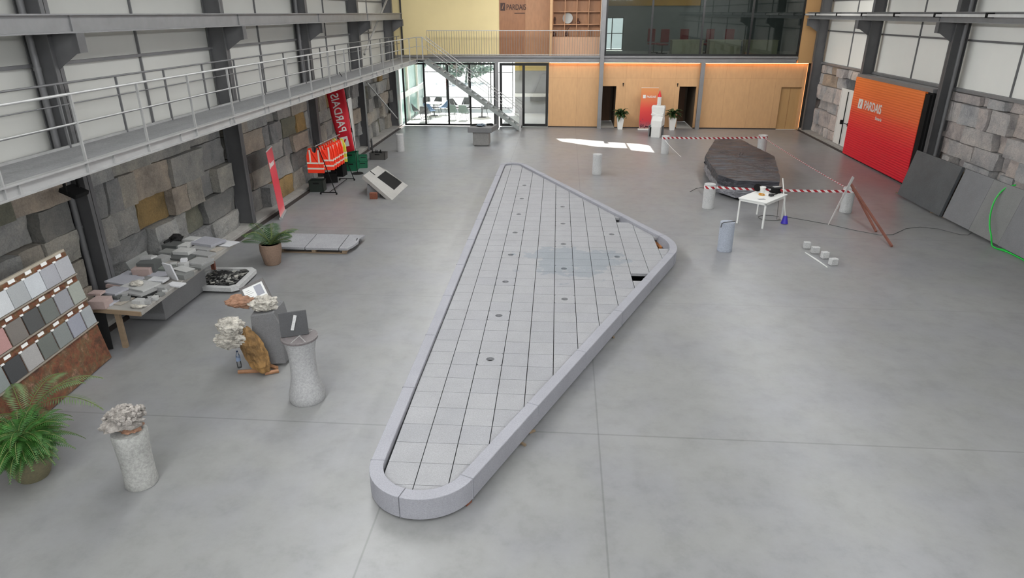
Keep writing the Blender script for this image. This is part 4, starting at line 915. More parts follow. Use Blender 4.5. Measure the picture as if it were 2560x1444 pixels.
def smooth_path(P, n=5):
    out = []
    for i in range(len(P)-1):
        a, b_, c, d = P[max(0, i-1)], P[i], P[i+1], P[min(len(P)-1, i+2)]
        for k in range(n):
            t = k/n; out.append(.5*((2*b_)+(c-a)*t+(2*a-5*b_+4*c-d)*t*t+(3*b_-a-3*c+d)*t**3))
    return out+[P[-1]]
hs = thing('garden_hose', 'bright green hose hanging over the right leaning slabs onto the floor', 'hose', (11.2, 17.5, 0))
build('hose', MB().tube(smooth_path(hp), .02, 8), M_hose, hs, smooth=True)
build('hose_loop', MB().tube(smooth_path([FZ(2498, 622, .02), FZ(2525, 627, .03), FZ(2560, 641, .02), FZ(2620, 672, .02)]), .02, 8), M_hose, hs, smooth=True)
# ================================================================== SAMPLE BOARD (left foreground)
BP = Vector((-7.82, 9.78, .02)); bu = Vector((.0775, -.997, 0)); bw = (Vector((-.997, -.0775, 0))*.34+Vector((0, 0, 2.13))).normalized(); bn = bw.cross(bu)
if bn.x < 0: bn = -bn
def bp(u, v, h=0.0): return BP+bu*u+bw*v+bn*h
def slabuv(mb, u0, u1, v0, v1, h0, h1):
    a = [bp(u0, v0, h) for h in (h0, h1)]; pts = [bp(u, v, h) for h in (h0, h1) for u, v in ((u0, v0), (u1, v0), (u1, v1), (u0, v1))]
    return mb.add(pts, [(3, 2, 1, 0), (4, 5, 6, 7), (0, 1, 5, 4), (1, 2, 6, 5), (2, 3, 7, 6), (3, 0, 4, 7)])
bd = thing('sample_board', 'tilted brown marble display board with three rows of stone sample tiles', 'display board', BP)
build('marble_panel', slabuv(MB(), 0, 2.9, 0, 2.0, -.03, 0), M_marble, bd)
build('top_edge', slabuv(MB(), .0, 2.9, 1.99, 2.04, -.05, 0.0), plain('pale_stone_edge', '#a39a8b', .8), bd, 'pale rough top edge')
build('prop_frame', slabuv(slabuv(MB(), .1, .16, 0, 1.9, -.1, -.03), 1.8, 1.86, 0, 1.9, -.1, -.03), M_timber, bd)
rows = [(1.605, 0.0, ['#a3a4a8', '#9b9ca1', '#b9bdc1', '#9fa2a3', '#bfc2c4', '#a8a8a8', '#999']), (1.155, -.045, ['#93978f', '#8c8d92', '#666a66', '#4b4c4c', '#6f6a65', '#a9827f', '#8a8a8a']), (.70, -.09, ['#95999b', '#8f919b', '#7c807f', '#646863', '#9c9a98', '#3e3f41', '#7d8282'])]
tn = {'#a3a4a8': 'light grey', '#9b9ca1': 'lilac grey', '#b9bdc1': 'whitish', '#9fa2a3': 'pale grey', '#bfc2c4': 'white', '#93978f': 'speckled grey', '#8c8d92': 'blue-grey', '#666a66': 'mid grey', '#4b4c4c': 'dark charcoal', '#6f6a65': 'brownish grey', '#a9827f': 'pink', '#95999b': 'grey', '#8f919b': 'blue-lilac', '#7c807f': 'greenish grey', '#646863': 'dark greenish', '#9c9a98': 'pale beige-grey', '#3e3f41': 'near-black', '#7d8282': 'mid grey'}
for ri, (v0, du, cs) in enumerate(rows):
    build('tile_rail', slabuv(MB(), -.01, 2.9, v0-.03, v0-.008, 0, .035), plain('rail_dull', '#8b8378', .6), bd)
    for k, c in enumerate(cs):
        u0 = .0+du+.3675*k+(.02 if ri else 0); u0 = max(u0, .003); u1 = .3675*(k+1)-.012+du
        c2 = c if len(c) == 7 else '#999999'
        build('sample_tile', slabuv(MB(), u0, u1, v0, v0+.315, .004, .022), granite('tile_'+c2[1:], c2, .14, 90, rough=.5, blotch=.05), bd, (tn.get(c, 'grey')+' stone sample tile'))
        build('name_tag', slabuv(MB(), u0+.12, u0+.25, v0+.345, v0+.395, .001, .008), M_paper, bd)
        build('corner_clip', slabuv(MB(), u1-.03, u1+.03, v0+.31, v0+.335, .015, .03), M_paper, bd)

# ================================================================== SAMPLE TABLE
tb2 = thing('sample_table', 'long plank table covered with stone samples along the left wall', 'table', (-7.75, 12, 0))
TT = [(-8.22, 10.14), (-7.26, 10.04), (-7.38, 13.9), (-8.3, 13.95)]
build('table_top', MB().prism(TT, .72, .8), plain('dusty_table_board', '#8d8a85', .85, var=.1, scale=4), tb2, bev=.006)
build('front_edge', MB().quad((-8.22, 10.12, .715), (-7.27, 10.02, .715), (-7.27, 10.02, .795), (-8.22, 10.12, .795), .02), M_timber, tb2, 'raw timber front edge')
build('leg', MB().obox((-7.83, 10.2, .36), (.09, .06, .72)), M_timber, tb2); build('leg', MB().obox((-7.97, 13.8, .36), (.09, .06, .72)), M_timb2, tb2, 'red-brown leg'); build('leg', MB().obox((-8.2, 10.25, .36), (.08, .06, .72)), M_timber, tb2)
props(build('stone_plinth', MB().box(-8.45, -7.7, 11.3, 12.95, .03, .715), M_granM, bev=.01), 'big grey granite block carrying the sample table', 'stone block')
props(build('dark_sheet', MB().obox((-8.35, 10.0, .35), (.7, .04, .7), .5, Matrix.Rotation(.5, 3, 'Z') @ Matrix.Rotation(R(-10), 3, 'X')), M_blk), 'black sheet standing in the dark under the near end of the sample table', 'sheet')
cmap = {'pk': '#a08d88', 'li': '#95959b', 'gr': '#8f8f8e', 'lg': '#a9a9a7', 'dk': '#4f5150', 'wh': '#c2c2c4', 'md': '#747573', 'gn': '#656a64', 'bk': '#1e1f1f', 'be': '#9c958b'}
gm = {k: granite('sample_'+k, c, .14, 70, blotch=.08, rough=.6) for k, c in cmap.items()}
# px, py of the top face's middle, width, depth, height, height above the table, rotation, stone, label
S = [(250, 746, .28, .28, .15, 0, 8, 'pk', 'big pinkish stone block at the near left corner of the sample table'),
 (241.5, 729, .22, .18, .04, .15, 5, 'pk', 'flat pink tile lying on the pinkish block at the near corner'),
 (273.6, 753, .25, .26, .035, 0, -12, 'li', 'lilac tile at the near edge of the sample table'),
 (286, 733, .34, .3, .09, 0, -8, 'dk', 'dark block under a lilac slab near the pink corner block'),
 (286, 724, .34, .32, .04, .09, -14, 'li', 'lilac slab on the dark block near the pink corner block'),
 (300, 750, .34, .34, .018, 0, -10, 'be', 'thin beige slab at the near edge of the sample table'),
 (308.5, 731, .14, .13, .05, .05, 20, 'gr', 'small grey tile topmost of the little stack near the table front'),
 (313, 743, .16, .15, .06, 0, 25, 'md', 'small mid-grey block at the foot of the little stack near the table front'),
 (310, 704, .5, .4, .06, 0, -8, 'pk', 'pinkish slab under the big lilac-white slab'),
 (311, 697, .55, .42, .04, .06, -10, 'li', 'big lilac-white slab near the left edge of the sample table'),
 (322, 682, .38, .25, .03, 0, -6, 'li', 'lilac slab behind the big lilac-white slab'),
 (357, 667, .34, .26, .15, 0, 12, 'pk', 'pink-topped squared block in the middle left of the sample table'),
 (371, 652, .36, .3, .22, 0, 5, 'dk', 'tall dark block at the back of the sample table'),
 (366, 641, .2, .2, .04, .22, 15, 'gr', 'grey stone on top of the tall dark block, left'),
 (376, 640, .18, .18, .035, .22, -5, 'lg', 'pale stone on top of the tall dark block, right'),
 (403, 641, .26, .26, .1, 0, -20, 'gr', 'grey block with slanting top right of the tall dark block'),
 (411, 666, .34, .28, .07, 0, -8, 'gn', 'dark greenish tile in the middle of the sample table'),
 (397, 683, .4, .32, .02, .01, 15, 'li', 'lilac sheet-like tile in the middle of the sample table'),
 (368, 695, .24, .2, .06, 0, -8, 'md', 'mid-grey little block between the lilac tiles'),
 (348, 731, .5, .3, .05, 0, -10, 'bk', 'black slab under the pale slab near the front'),
 (348, 725, .5, .36, .03, .05, -12, 'gr', 'grey slab on the black slab near the front'),
 (351, 711, .58, .4, .035, .08, -16, 'lg', 'large pale slab carrying a white rock'),
 (395, 696, .32, .22, .05, .05, -5, 'wh', 'white tile on grey cubes near the middle of the sample table'),
 (388, 709, .18, .16, .09, 0, 0, 'md', 'grey cube left under the white tile'),
 (404, 714, .2, .16, .09, 0, 5, 'gr', 'grey cube right under the white tile'),
 (346, 748, .15, .14, .12, 0, -6, 'lg', 'pale cube near the front right edge of the sample table'),
 (367, 748, .13, .12, .08, 0, 20, 'gr', 'grey chip beside the pale cube near the front edge'),
 (387, 740, .1, .1, .07, 0, 10, 'lg', 'pale pebble-like chip near the front right edge'),
 (400, 732, .12, .12, .05, 0, -20, 'md', 'mid-grey chip near the right edge, front half'),
 (375, 741, .08, .08, .05, 0, 40, 'gr', 'tiny grey chip beside the pale pebble-like chip'),
 (411, 724, .09, .09, .04, 0, 30, 'lg', 'tiny pale chip at the right edge beside the upright tile'),
 (427, 608, .36, .3, .13, 0, -8, 'dk', 'dark block in the back half next to a pale block'),
 (455, 609, .32, .28, .1, .02, 8, 'lg', 'pale squared block in the back half'),
 (480, 595, .32, .26, .07, .05, -10, 'lg', 'pale block farthest back on the sample table'),
 (519, 601, .62, .46, .06, .05, -14, 'li', 'big lilac slab at the far end of the sample table'),
 (563, 607, .5, .36, .02, 0, -12, 'wh', 'white tile at the far right corner of the sample table'),
 (505, 617, .46, .3, .06, 0, -12, 'gr', 'grey slab just nearer than the big lilac slab'),
 (420, 626, .3, .26, .09, 0, -12, 'md', 'mid-grey block left of the stacked pale slab'),
 (452, 640, .5, .32, .05, 0, -12, 'dk', 'dark slab under the stacked pale slab'),
 (460, 624, .36, .28, .07, .05, -8, 'lg', 'stacked pale slab in the middle of the back half'),
 (508, 632, .48, .24, .05, 0, -12, 'gr', 'long grey slab right of the stacked pale slab'),
 (536, 621, .34, .28, .02, 0, -14, 'be', 'thin beige tile near the far right edge'),
 (497, 658, .42, .42, .05, 0, -12, 'md', 'lower slab of the square grey pair at the right edge'),
 (499, 651, .4, .38, .04, .05, -16, 'gr', 'upper slab of the square grey pair at the right edge'),
 (457.5, 655, .15, .15, .14, .02, 0, 'lg', 'pale cube stacked in front of the square grey pair'),
 (459, 646, .12, .12, .06, .16, 10, 'wh', 'small whitish cube on top of the pale cube'),
 (433, 657, .12, .12, .08, 0, 30, 'lg', 'small pale stone left of the pale cube'),
 (436, 667, .14, .14, .09, 0, 15, 'md', 'mid-grey stone just nearer than the small pale stone'),
 (455, 680, .34, .26, .1, 0, -10, 'md', 'grey box-like block with a tile on it at the right edge'),
 (459, 671, .4, .22, .018, .1, -28, 'lg', 'pale tile lying askew on the box-like block'),
 (458, 692, .07, .07, .04, 0, 0, 'pk', 'tiny reddish stone near the right edge of the sample table'),
 (440, 709, .3, .2, .03, 0, -12, 'wh', 'whitish flat stone at the right edge behind the upright tile')]
for px, py, w_, d_, h_, z_, rz, m_, lb in S:
    z_ += .8; q = FZ(px, py, z_+h_); q.x = max(q.x, -8.62 if z_ > .8 else -8.5)
    mb = MB(); mb.obox((q.x, q.y, z_+h_/2), (w_, d_, h_), R(rz+random.uniform(-6, 6)))
    for i in range(len(mb.v)):
        if mb.v[i].z > z_+h_*.5: mb.v[i] += Vector((random.uniform(-.008, .008), random.uniform(-.008, .008), 0))
    props(build('stone_sample', mb, gm[m_], bev=.004), lb, 'stone sample', 'stone samples on the long table')
q = FZ(343, 708, .95); props(build('white_stone', MB().rock((q.x, q.y, .955), (.13, .09, .05), 3, .2), M_crys), 'white rough rock on the large pale slab', 'stone sample', 'stone samples on the long table')
q = FZ(345, 766, .82); props(build('white_stone', MB().rock((q.x, q.y, .83), (.14, .06, .03), 5, .3), M_crys), 'white lumpy stone at the very front edge of the sample table', 'stone sample', 'stone samples on the long table')
q = FZ(430, 700, .8); mb = MB().obox((q.x, q.y, .98), (.26, .03, .36), R(-20), Matrix.Rotation(R(-25), 3, 'Z') @ Matrix.Rotation(R(14), 3, 'X')); props(build('upright_tile', mb, gm['wh'], bev=.004), 'white tile standing upright and tilted at the right edge of the sample table', 'stone sample', 'stone samples on the long table')
a, b_ = FZ(287, 682, .8), FZ(340, 652, .8); mb = MB().quad((-8.6, a.y+.1, .8), (-8.6, b_.y+.1, .8), (-8.68, b_.y+.1, 1.0), (-8.68, a.y+.1, 1.0), .05); props(build('upright_slab', mb, gm['md'], bev=.004), 'long grey slab standing on edge against the wall behind the samples', 'stone sample', 'stone samples on the long table')
q = FZ(453, 590, .8); props(build('black_rag', MB().rock((-8.65, 13.6, .9), (.12, .3, .12), 8, .35), M_blk), 'crumpled black bundle at the far back of the sample table', 'bundle')
# tray with shell-like fragments
tp = [FZ(517, 718, .1), FZ(583, 722, .1), FZ(636, 676, .1), FZ(600, 673, .1), FZ(532, 684, .1)]
tr = thing('display_tray', 'white cut-corner stone tray on the floor beside the sample table', 'tray', (-7.5, 13.4, 0))
pl = [(-8.15, 13.0), (-7.9, 12.75), (-7.05, 12.72), (-6.92, 12.85), (-6.98, 13.85), (-7.15, 14.0), (-8.0, 13.95), (-8.15, 13.8)]
c0 = (-7.55, 13.35); pi = [(c0[0]+(x-c0[0])*.8, c0[1]+(y-c0[1])*.8) for x, y in pl]
build('tray_base', MB().prism(pi, .05, .08), M_steelD, tr)
n_ = len(pl); mb = MB(); vs = [(x, y, z) for z in (.05, .14) for P in (pl, pi) for x, y in P]; fs = []
for k in range(n_):
    k2 = (k+1) % n_; fs += [(k, k2, 2*n_+k2, 2*n_+k), (2*n_+k, 2*n_+k2, 3*n_+k2, 3*n_+k), (n_+k2, n_+k, 3*n_+k, 3*n_+k2), (k2, k, n_+k, n_+k2)]
build('tray_rim', mb.add(vs, fs), M_granL, tr); build('tray_foot', MB().prism([(c0[0]+(x-c0[0])*.85, c0[1]+(y-c0[1])*.85) for x, y in pl], 0, .05), M_black, tr)
mb = MB(); rnd = random.Random(3)
for k in range(150):
    x, y = c0[0]+rnd.uniform(-.42, .42), c0[1]+rnd.uniform(-.45, .45); mb.obox((x, y, .1+rnd.uniform(0, .05)), (rnd.uniform(.04, .12), rnd.uniform(.02, .07), .012), 0, Matrix.Rotation(rnd.uniform(0, 3), 3, 'Z') @ Matrix.Rotation(rnd.uniform(-.6, .6), 3, 'X'))
m_ = wall_stone('fragment_mix', [(0, '#4a4a48'), (.3, '#8a8a86'), (.55, '#c4c2bc'), (.8, '#2c2c2c')]); props(build('stone_fragments', mb, m_), 'loose dark and pale stone chips filling the cut-corner tray', 'stone chips', kind='stuff')

# ================================================================== FRONT-LEFT SCULPTURAL STONES
x, y = -5.27, 6.6
x -= .04; mb = MB().lathe([(.19, 0), (.2, .02), (.19, .12), (.19, .4), (.2, .6), (.21, .76), (.2, .8)], (x, y, 0), 44)
props(build('stone_pillar', mb, granite('rough_pillar', '#a3a39f', .22, 26, bump=.5), smooth=True), 'round pale granite pillar at lower left carrying a crystal cluster', 'stone pillar', 'round stone pillars')
mb = MB(); rnd = random.Random(5)
mb.rock((x, y, .98), (.27, .2, .14), 3, .35, 1.8, 3, Matrix.Rotation(R(-14), 3, 'Y'))
for k in range(60):
    a = rnd.uniform(0, 6.28); e = rnd.uniform(.0, 1.5); p = Vector((math.cos(a)*math.cos(e)*.27, math.sin(a)*math.cos(e)*.2, math.sin(e)*.14)); p = Matrix.Rotation(R(-14), 3, 'Y') @ p
    mb.rock(p+Vector((x, y, .98)), [rnd.uniform(.025, .05)]*3, k, .25, 2, 1)
props(build('crystal_cluster', mb, M_crysG), 'knobbly grey and white crystal cluster on the lower left pillar', 'mineral')
build_c = MB().rock((x+.02, y, .845), (.16, .12, .05), 9, .3); props(build('pink_rock_base', build_c, M_rrock), 'pinkish rock wedged under the grey crystal cluster', 'mineral')
x, y = -3.9, 8.74
mb = MB().lathe([(.26, 0), (.275, .03), (.27, .14), (.225, .3), (.2, .45), (.195, .65), (.205, .85), (.24, 1.02), (.25, 1.06)], (x, y, 0), 44)
props(build('stone_pillar', mb, granite('waisted_pillar', '#a2a2a2', .2, 32, bump=.4), smooth=True), 'waisted granite pillar carrying the dark plaque', 'stone pillar', 'round stone pillars')
t = thing('disc_plate', 'thin dark round stone disc with pale inlaid lines on the waisted pillar', 'stone disc', (x, y, 1.06))
build('disc', MB().cone((x, y, 1.06), (x, y, 1.095), .275, .275, 40), granite('disc_stone', '#6e6868', .2, 30, rough=.35), t, bev=.004)
for a in (-.5, .35, 2.2, 2.9): d = Vector((math.cos(a-1.2), math.sin(a-1.2), 0))*.25; build('inlay_line', MB().tube([(x, y, 1.097), (x+d.x, y+d.y, 1.097)], .004, 4), M_granL, t)
# plaque
pc = PY(758, 862, y-.02); Mx = Matrix.Translation((x-.06, y+.0, 1.098)) @ Matrix.Rotation(R(24), 4, 'Z') @ Matrix.Rotation(R(-12), 4, 'X')
t = thing('stone_plaque', 'dark square stone plaque with a pale slash standing on the waisted pillar', 'plaque', (0, 0, 0), M=Mx)
build('plaque', MB().box(-.2, .2, -.02, .04, .0, .37), granite('plaque_dark', '#3f3f41', .2, 60, rough=.5), t, local=True, bev=.004)
build('slash_emblem', MB().add([(-.055, -.045, .1), (-.01, -.045, .09), (.06, -.045, .31), (.015, -.045, .325), (-.055, -.02, .1), (-.01, -.02, .09), (.06, -.02, .31), (.015, -.02, .325)], [(0, 1, 2, 3), (4, 7, 6, 5), (0, 4, 5, 1), (1, 5, 6, 2), (2, 6, 7, 3), (3, 7, 4, 0)]), M_granL, t, local=True, bev=.006)
# stone group with frame
mb = MB().add([(-5.12, 9.62, .05), (-4.64, 9.72, .05), (-4.66, 10.35, .05), (-5.2, 10.3, .05), (-5.08, 9.62, .98), (-4.72, 9.7, 1.02), (-4.76, 10.25, 1.0), (-5.16, 10.22, 1.0), (-4.66, 9.71, .8)],
              [(3, 2, 1, 0), (4, 5, 6, 7), (0, 1, 8), (0, 8, 5, 4), (1, 2, 6, 5, 8), (2, 3, 7, 6), (3, 0, 4, 7)])
props(build('granite_block', mb, M_granM, bev=.012), 'upright grey granite block behind the orange rock, left of the waisted pillar', 'stone block')
mb = MB().rock((-4.98, 9.42, .42), (.19, .15, .46), 12, .17, 1.1, 4, Matrix.Rotation(R(-12), 3, 'Y')); 
for i, v in enumerate(mb.v):
    if v.z < .06: v.z = .06
props(build('orange_rock', mb, M_orock), 'tall orange-brown quartz rock in front of the grey block', 'rock', 'rocks of the mineral display')
props(build('white_rock', MB().rock((-5.33, 9.4, .88), (.22, .17, .17), 21, .22, 1.9, 4), M_crys), 'upper rounded white crystal rock at the left of the mineral display', 'rock', 'rocks of the mineral display')
props(build('white_rock', MB().rock((-5.33, 9.36, .66), (.3, .18, .13), 23, .26, 2.0, 4), M_crys), 'lower spreading white crystal rock with dark hollows', 'rock', 'rocks of the mineral display')
props(build('red_rock', MB().rock((-5.3, 9.85, 1.14), (.26, .16, .11), 31, .2, 1.4, 4), M_rrock), 'reddish brown rock lying on the grey block under the framed notice', 'rock', 'rocks of the mineral display')
props(build('white_rock', MB().rock((-4.93, 9.85, 1.12), (.26, .17, .13), 36, .28, 2.0, 4), M_crys), 'jagged white crystal rock on top of the grey block, right of the reddish rock', 'rock', 'rocks of the mineral display')
Mx = Matrix.Translation(PY(652, 758, 9.85)) @ Matrix.Rotation(R(14), 4, 'Z') @ Matrix.Rotation(R(-25), 4, 'X') @ Matrix.Rotation(R(-22), 4, 'Y') @ Matrix.Diagonal((1.15, 1, 1.1, 1))
t = thing('framed_notice', 'small dark framed notice tilted on top of the mineral display', 'frame', (0, 0, 0), M=Mx)
build('frame', MB().box(-.18, -.15, -.02, .02, 0, .34).box(.15, .18, -.02, .02, 0, .34).box(-.15, .15, -.02, .02, 0, .035).box(-.15, .15, -.02, .02, .305, .34), plain('dark_wood_frame', '#4a4442', .4), t, local=True)
build('notice_sheet', MB().box(-.15, .15, -.008, .01, .035, .305), M_paper, t, local=True)
build('picture', MB().box(.01, .12, -.012, -.006, .12, .28), plain('picture_grey', '#8e8f98', .5), t, local=True)
ln = MB()
for k in range(7): ln.box(-.12, -.12+.06+.04*(k % 3)/2, -.011, -.008, .25-.028*k, .256-.028*k)
build('text_lines', ln, plain('print_grey', '#9a9a9a', .7), t, local=True, kind='stuff')
for i, (a, b_, lb) in enumerate((((-5.35, 9.42, .03), (-4.95, 9.5, .03), 'orange wooden batten in front under the orange rock'), ((-5.2, 9.78, .03), (-4.75, 9.6, .03), 'wooden batten under the grey block'), ((-4.88, 9.4, .035), (-4.68, 9.5, .035), 'short rounded orange wood piece at the foot of the orange rock'))):
    props(build('wood_batten', MB().cone(a, b_, .035, .035, 6), wood('orange_timber2', '#9a7050', .15)), lb, 'batten', 'battens under the mineral display')
x, y = -5.42, 9.62; t = thing('water_bottle', 'clear plastic water bottle with a blue band standing left of the mineral display', 'bottle', (x, y, 0))
build('bottle', MB().lathe([(.034, 0), (.036, .02), (.036, .2), (.034, .23), (.015, .285), (.014, .3)], (x, y, 0), 20), glass('bottle_plastic', (.97, .98, .99, 1), .06, .05), t, smooth=True)
build('label_band', MB().lathe([(.037, .13), (.0375, .2)], (x, y, 0), 20), plain('label_blue', '#8fa0bc', .5), t); build('cap', MB().cone((x, y, .3), (x, y, .32), .016, .016, 14), plain('cap_blue', '#33415e', .5), t)

# ================================================================== PLANTS
def frond(mb, base, az, L, rise, curl, lw=.1, nl=16, seed=0, lwd=.02):
    rnd = random.Random(seed); d = Vector((math.cos(az), math.sin(az), 0)); s = Vector((-math.sin(az), math.cos(az), 0)); pts = []
    for k in range(nl+1):
        t = k/nl; pts.append(Vector(base)+d*(L*(t-.12*t*t))+Vector((0, 0, L*(rise*t-curl*t*t))))
    for k in range(1, nl+1):
        p = pts[k]; tg = (pts[k]-pts[k-1]).normalized(); ll = lw*math.sin(math.pi*min(.97, k/nl*.9+.12))+.01
        for sg in (-1, 1):
            q = p+s*sg*ll+tg*ll*.55-Vector((0, 0, ll*.28)); m1 = (p+q)/2+tg*lwd; m2 = (p+q)/2-tg*lwd
            mb.add([p, m2, q, m1], [(0, 1, 2, 3)])
    return pts
def potted(name, label, cat, x, y, r0, r1, h, matp, fr, group=None):
    t = thing(name, label, cat, (x, y, 0), group=group)
    build('pot', MB().lathe([(r0, 0), (r0*1.12, .03), (r1*1.02, h*.7), (r1, h), (r1*.88, h), (r1*.86, h-.05)], (x, y, 0), 32), matp, t, smooth=True)
    build('soil', MB().cone((x, y, h-.07), (x, y, h-.05), r1*.88, r1*.88, 24), M_soil, t)
    leaf = MB(); st = MB(); fr(leaf, st); build('foliage', leaf, None or fr.mat, t); build('stems', st, M_stem, t)
    return t
x, y = -6.8, 6.62
def f1(leaf, st):
    rnd = random.Random(2)
    for k in range(170):
        az = rnd.uniform(0, 6.28); L = rnd.uniform(.32, .66); e = rnd.uniform(.3, 1.1)
        p = frond(leaf, (x+rnd.uniform(-.08, .08), y+rnd.uniform(-.08, .08), .4+rnd.uniform(0, .25)), az, L, e, e*.55+rnd.uniform(.2, .55), .075, 22, k, .009); st.tube(p, .004, 3)
f1.mat = M_leaf; potted('fern_plant', 'bushy green fern in an olive woven pot at the lower left corner', 'plant', x, y, .17, .27, .42, M_potG, f1)
x1_, y1_ = -7.35, 7.3
def f1b(leaf, st):
    for k, (az, L, e, c) in enumerate(((.1, 1.25, .95, .85), (.7, 1.15, 1.1, .85), (-.5, 1.0, 1.0, .9), (1.4, .9, 1.2, .9), (2.4, .7, 1.2, .8), (-1.5, .8, 1.2, .9), (.35, .95, 1.25, .8))):
        p = frond(leaf, (x1_, y1_, .42), az, L, e, c, .15, 30, k, .01); st.tube(p, .006, 4)
f1b.mat = plain('dull_palm_leaf', '#5b7048', .6, var=.2); potted('palm_plant', 'sparse arching palm behind the fern in front of the sample board', 'plant', x1_, y1_, .12, .18, .42, M_potG, f1b)
x2, y2 = -6.93, 14.62
def f2(leaf, st):
    rnd = random.Random(4)
    for k in range(20):
        az = rnd.uniform(0, 6.28); L = rnd.uniform(.55, .95); e = rnd.uniform(.6, 1.3)
        p = frond(leaf, (x2+rnd.uniform(-.05, .05), y2+rnd.uniform(-.05, .05), .5), az, L, e, e*.45+.25, .2, 24, k, .01); st.tube(p, .008, 4)
f2.mat = plain('deep_palm_green', '#3a5433', .55, var=.3); potted('potted_palm', 'palm with feathery fronds in a tapered brown woven pot beside the pallet', 'plant', x2, y2, .17, .25, .52, M_pot, f2)
for i, (px, py, lb) in enumerate(((1550, 324, 'leafy plant in a tall white pot beside the left dark doorway'), (1680, 326, 'leafy plant in a tall white pot right of the white seated sculpture'))):
    q = FZ(px, py); q.y += .15; t = thing('potted_plant', lb, 'plant', (q.x, q.y, 0), group='plants in white pots')
    mb = MB().add([(q.x+a*r, q.y+b_*r, z) for r, z in ((.12, 0), (.18, .62)) for a, b_ in ((-1, -1), (1, -1), (1, 1), (-1, 1))], [(3, 2, 1, 0), (4, 5, 6, 7), (0, 1, 5, 4), (1, 2, 6, 5), (2, 3, 7, 6), (3, 0, 4, 7)])
    build('pot', mb, M_white, t, bev=.01); build('foliage', plant_leaves(MB(), (q.x, q.y, .66), 46, .5, i+3, .45, .13, .75), M_leafD, t)

# ================================================================== PALLET WITH SLABS
q0, q1, q2, q3 = FZ(690, 628, .1), FZ(868, 628, .1), FZ(893, 590, .1), FZ(715, 590, .1)
t = thing('wooden_pallet', 'low wooden pallet on the floor beside the potted palm', 'pallet', (-6.3, 15.8, 0))
X0, X1, Y0, Y1 = -7.1, -5.35, 15.42, 16.5
for yy in (Y0+.02, (Y0+Y1)/2-.04, Y1-.1): build('runner', MB().box(X0+.02, X1-.02, yy, yy+.08, 0, .025), M_timber, t)
for xx in (X0+.02, -6.25, X1-.12): build('bearer', MB().box(xx, xx+.1, Y0, Y1, .025, .1), M_timber, t)
for i, (a, b_, c_, d_, lb) in enumerate(((-7.12, -6.42, -7.35, -6.5, 'large grey granite slab at the left on the pallet'), (-6.4, -5.55, -6.48, -5.62, 'large grey granite slab in the middle on the pallet'), (-5.53, -5.25, -5.6, -5.18, 'narrow broken-edged grey slab at the right on the pallet'))):
    P = [(a, Y0-.02), (b_, Y0-.02), (d_, Y1+.02), (c_, Y1+.02)]
    if i == 2: P = [(a, Y0-.02), (b_-.08, Y0-.02), (b_+.0, Y0+.2), (b_+.05, Y0+.5), (d_-.06, Y1-.3), (d_, Y1+.02), (c_, Y1+.02)]
    props(build('granite_slab', MB().prism(P, .1, .16), M_gran, bev=.004), lb, 'stone slab', 'slabs on the pallet')
mb = MB().rock((-5.28, 16.15, .1), (.07, .18, .06), 4, .4); props(build('stone_chip', mb, M_granD), 'rough dark stone chunk at the right end of the pallet', 'stone')

# ================================================================== BANNERS
a, b_ = Vector((-8.2, 18.22, 0)), Vector((-8.4, 19.07, 0)); d = (b_-a).normalized(); nrm = Vector((d.y, -d.x, 0))
if nrm.x < 0: nrm = -nrm
t = thing('roller_banner', 'narrow pinkish-red roll-up banner standing by the left wall', 'banner', ((a+b_)/2))
ln = Vector((-.12, -.06, 0)); H = 2.0
build('banner_cloth', MB().quad(a+Vector((0, 0, .08)), b_+Vector((0, 0, .08)), b_+ln+Vector((0, 0, H)), a+ln+Vector((0, 0, H)), .006), gradient('banner_red_fade', [(0, '#e0a09c'), (.1, '#d8505a'), (.5, '#cc3444'), (1, '#d4545c')], 'Z', .6), t)
build('base_case', MB().tube([a+Vector((0, 0, .04)), b_+Vector((0, 0, .04))], .045, 8), M_galv, t); build('top_bar', MB().tube([a+ln+Vector((0, 0, H)), b_+ln+Vector((0, 0, H))], .015, 8), M_white, t); build('support_pole', MB().tube([(a+b_)/2+Vector((-.04, 0, .05)), (a+b_)/2+ln+Vector((-.05, 0, H))], .01, 6), M_galv, t)
# reading direction: seen from the room the text runs from b (right) ... a is nearer the camera, i.e. to the right when facing the wall
rd = -d if (-d).cross(Vector((0, 0, 1))).dot(nrm) > 0 else d
st0 = b_ if rd.dot(d) < 0 else a
text('lettering', 'PARDAIS', .17, M_white, frame(st0+ln*.8+rd*.14+Vector((0, 0, 1.52))+nrm*.012, rd, (0, 0, 1)), t, sx=.8)
build('emblem', MB().quad(st0+ln*.8+rd*.02+nrm*.01+Vector((0, 0, 1.5)), st0+ln*.8+rd*.12+nrm*.01+Vector((0, 0, 1.5)), st0+ln*.8+rd*.12+nrm*.01+Vector((0, 0, 1.68)), st0+ln*.8+rd*.02+nrm*.01+Vector((0, 0, 1.68)), .004), M_white, t)
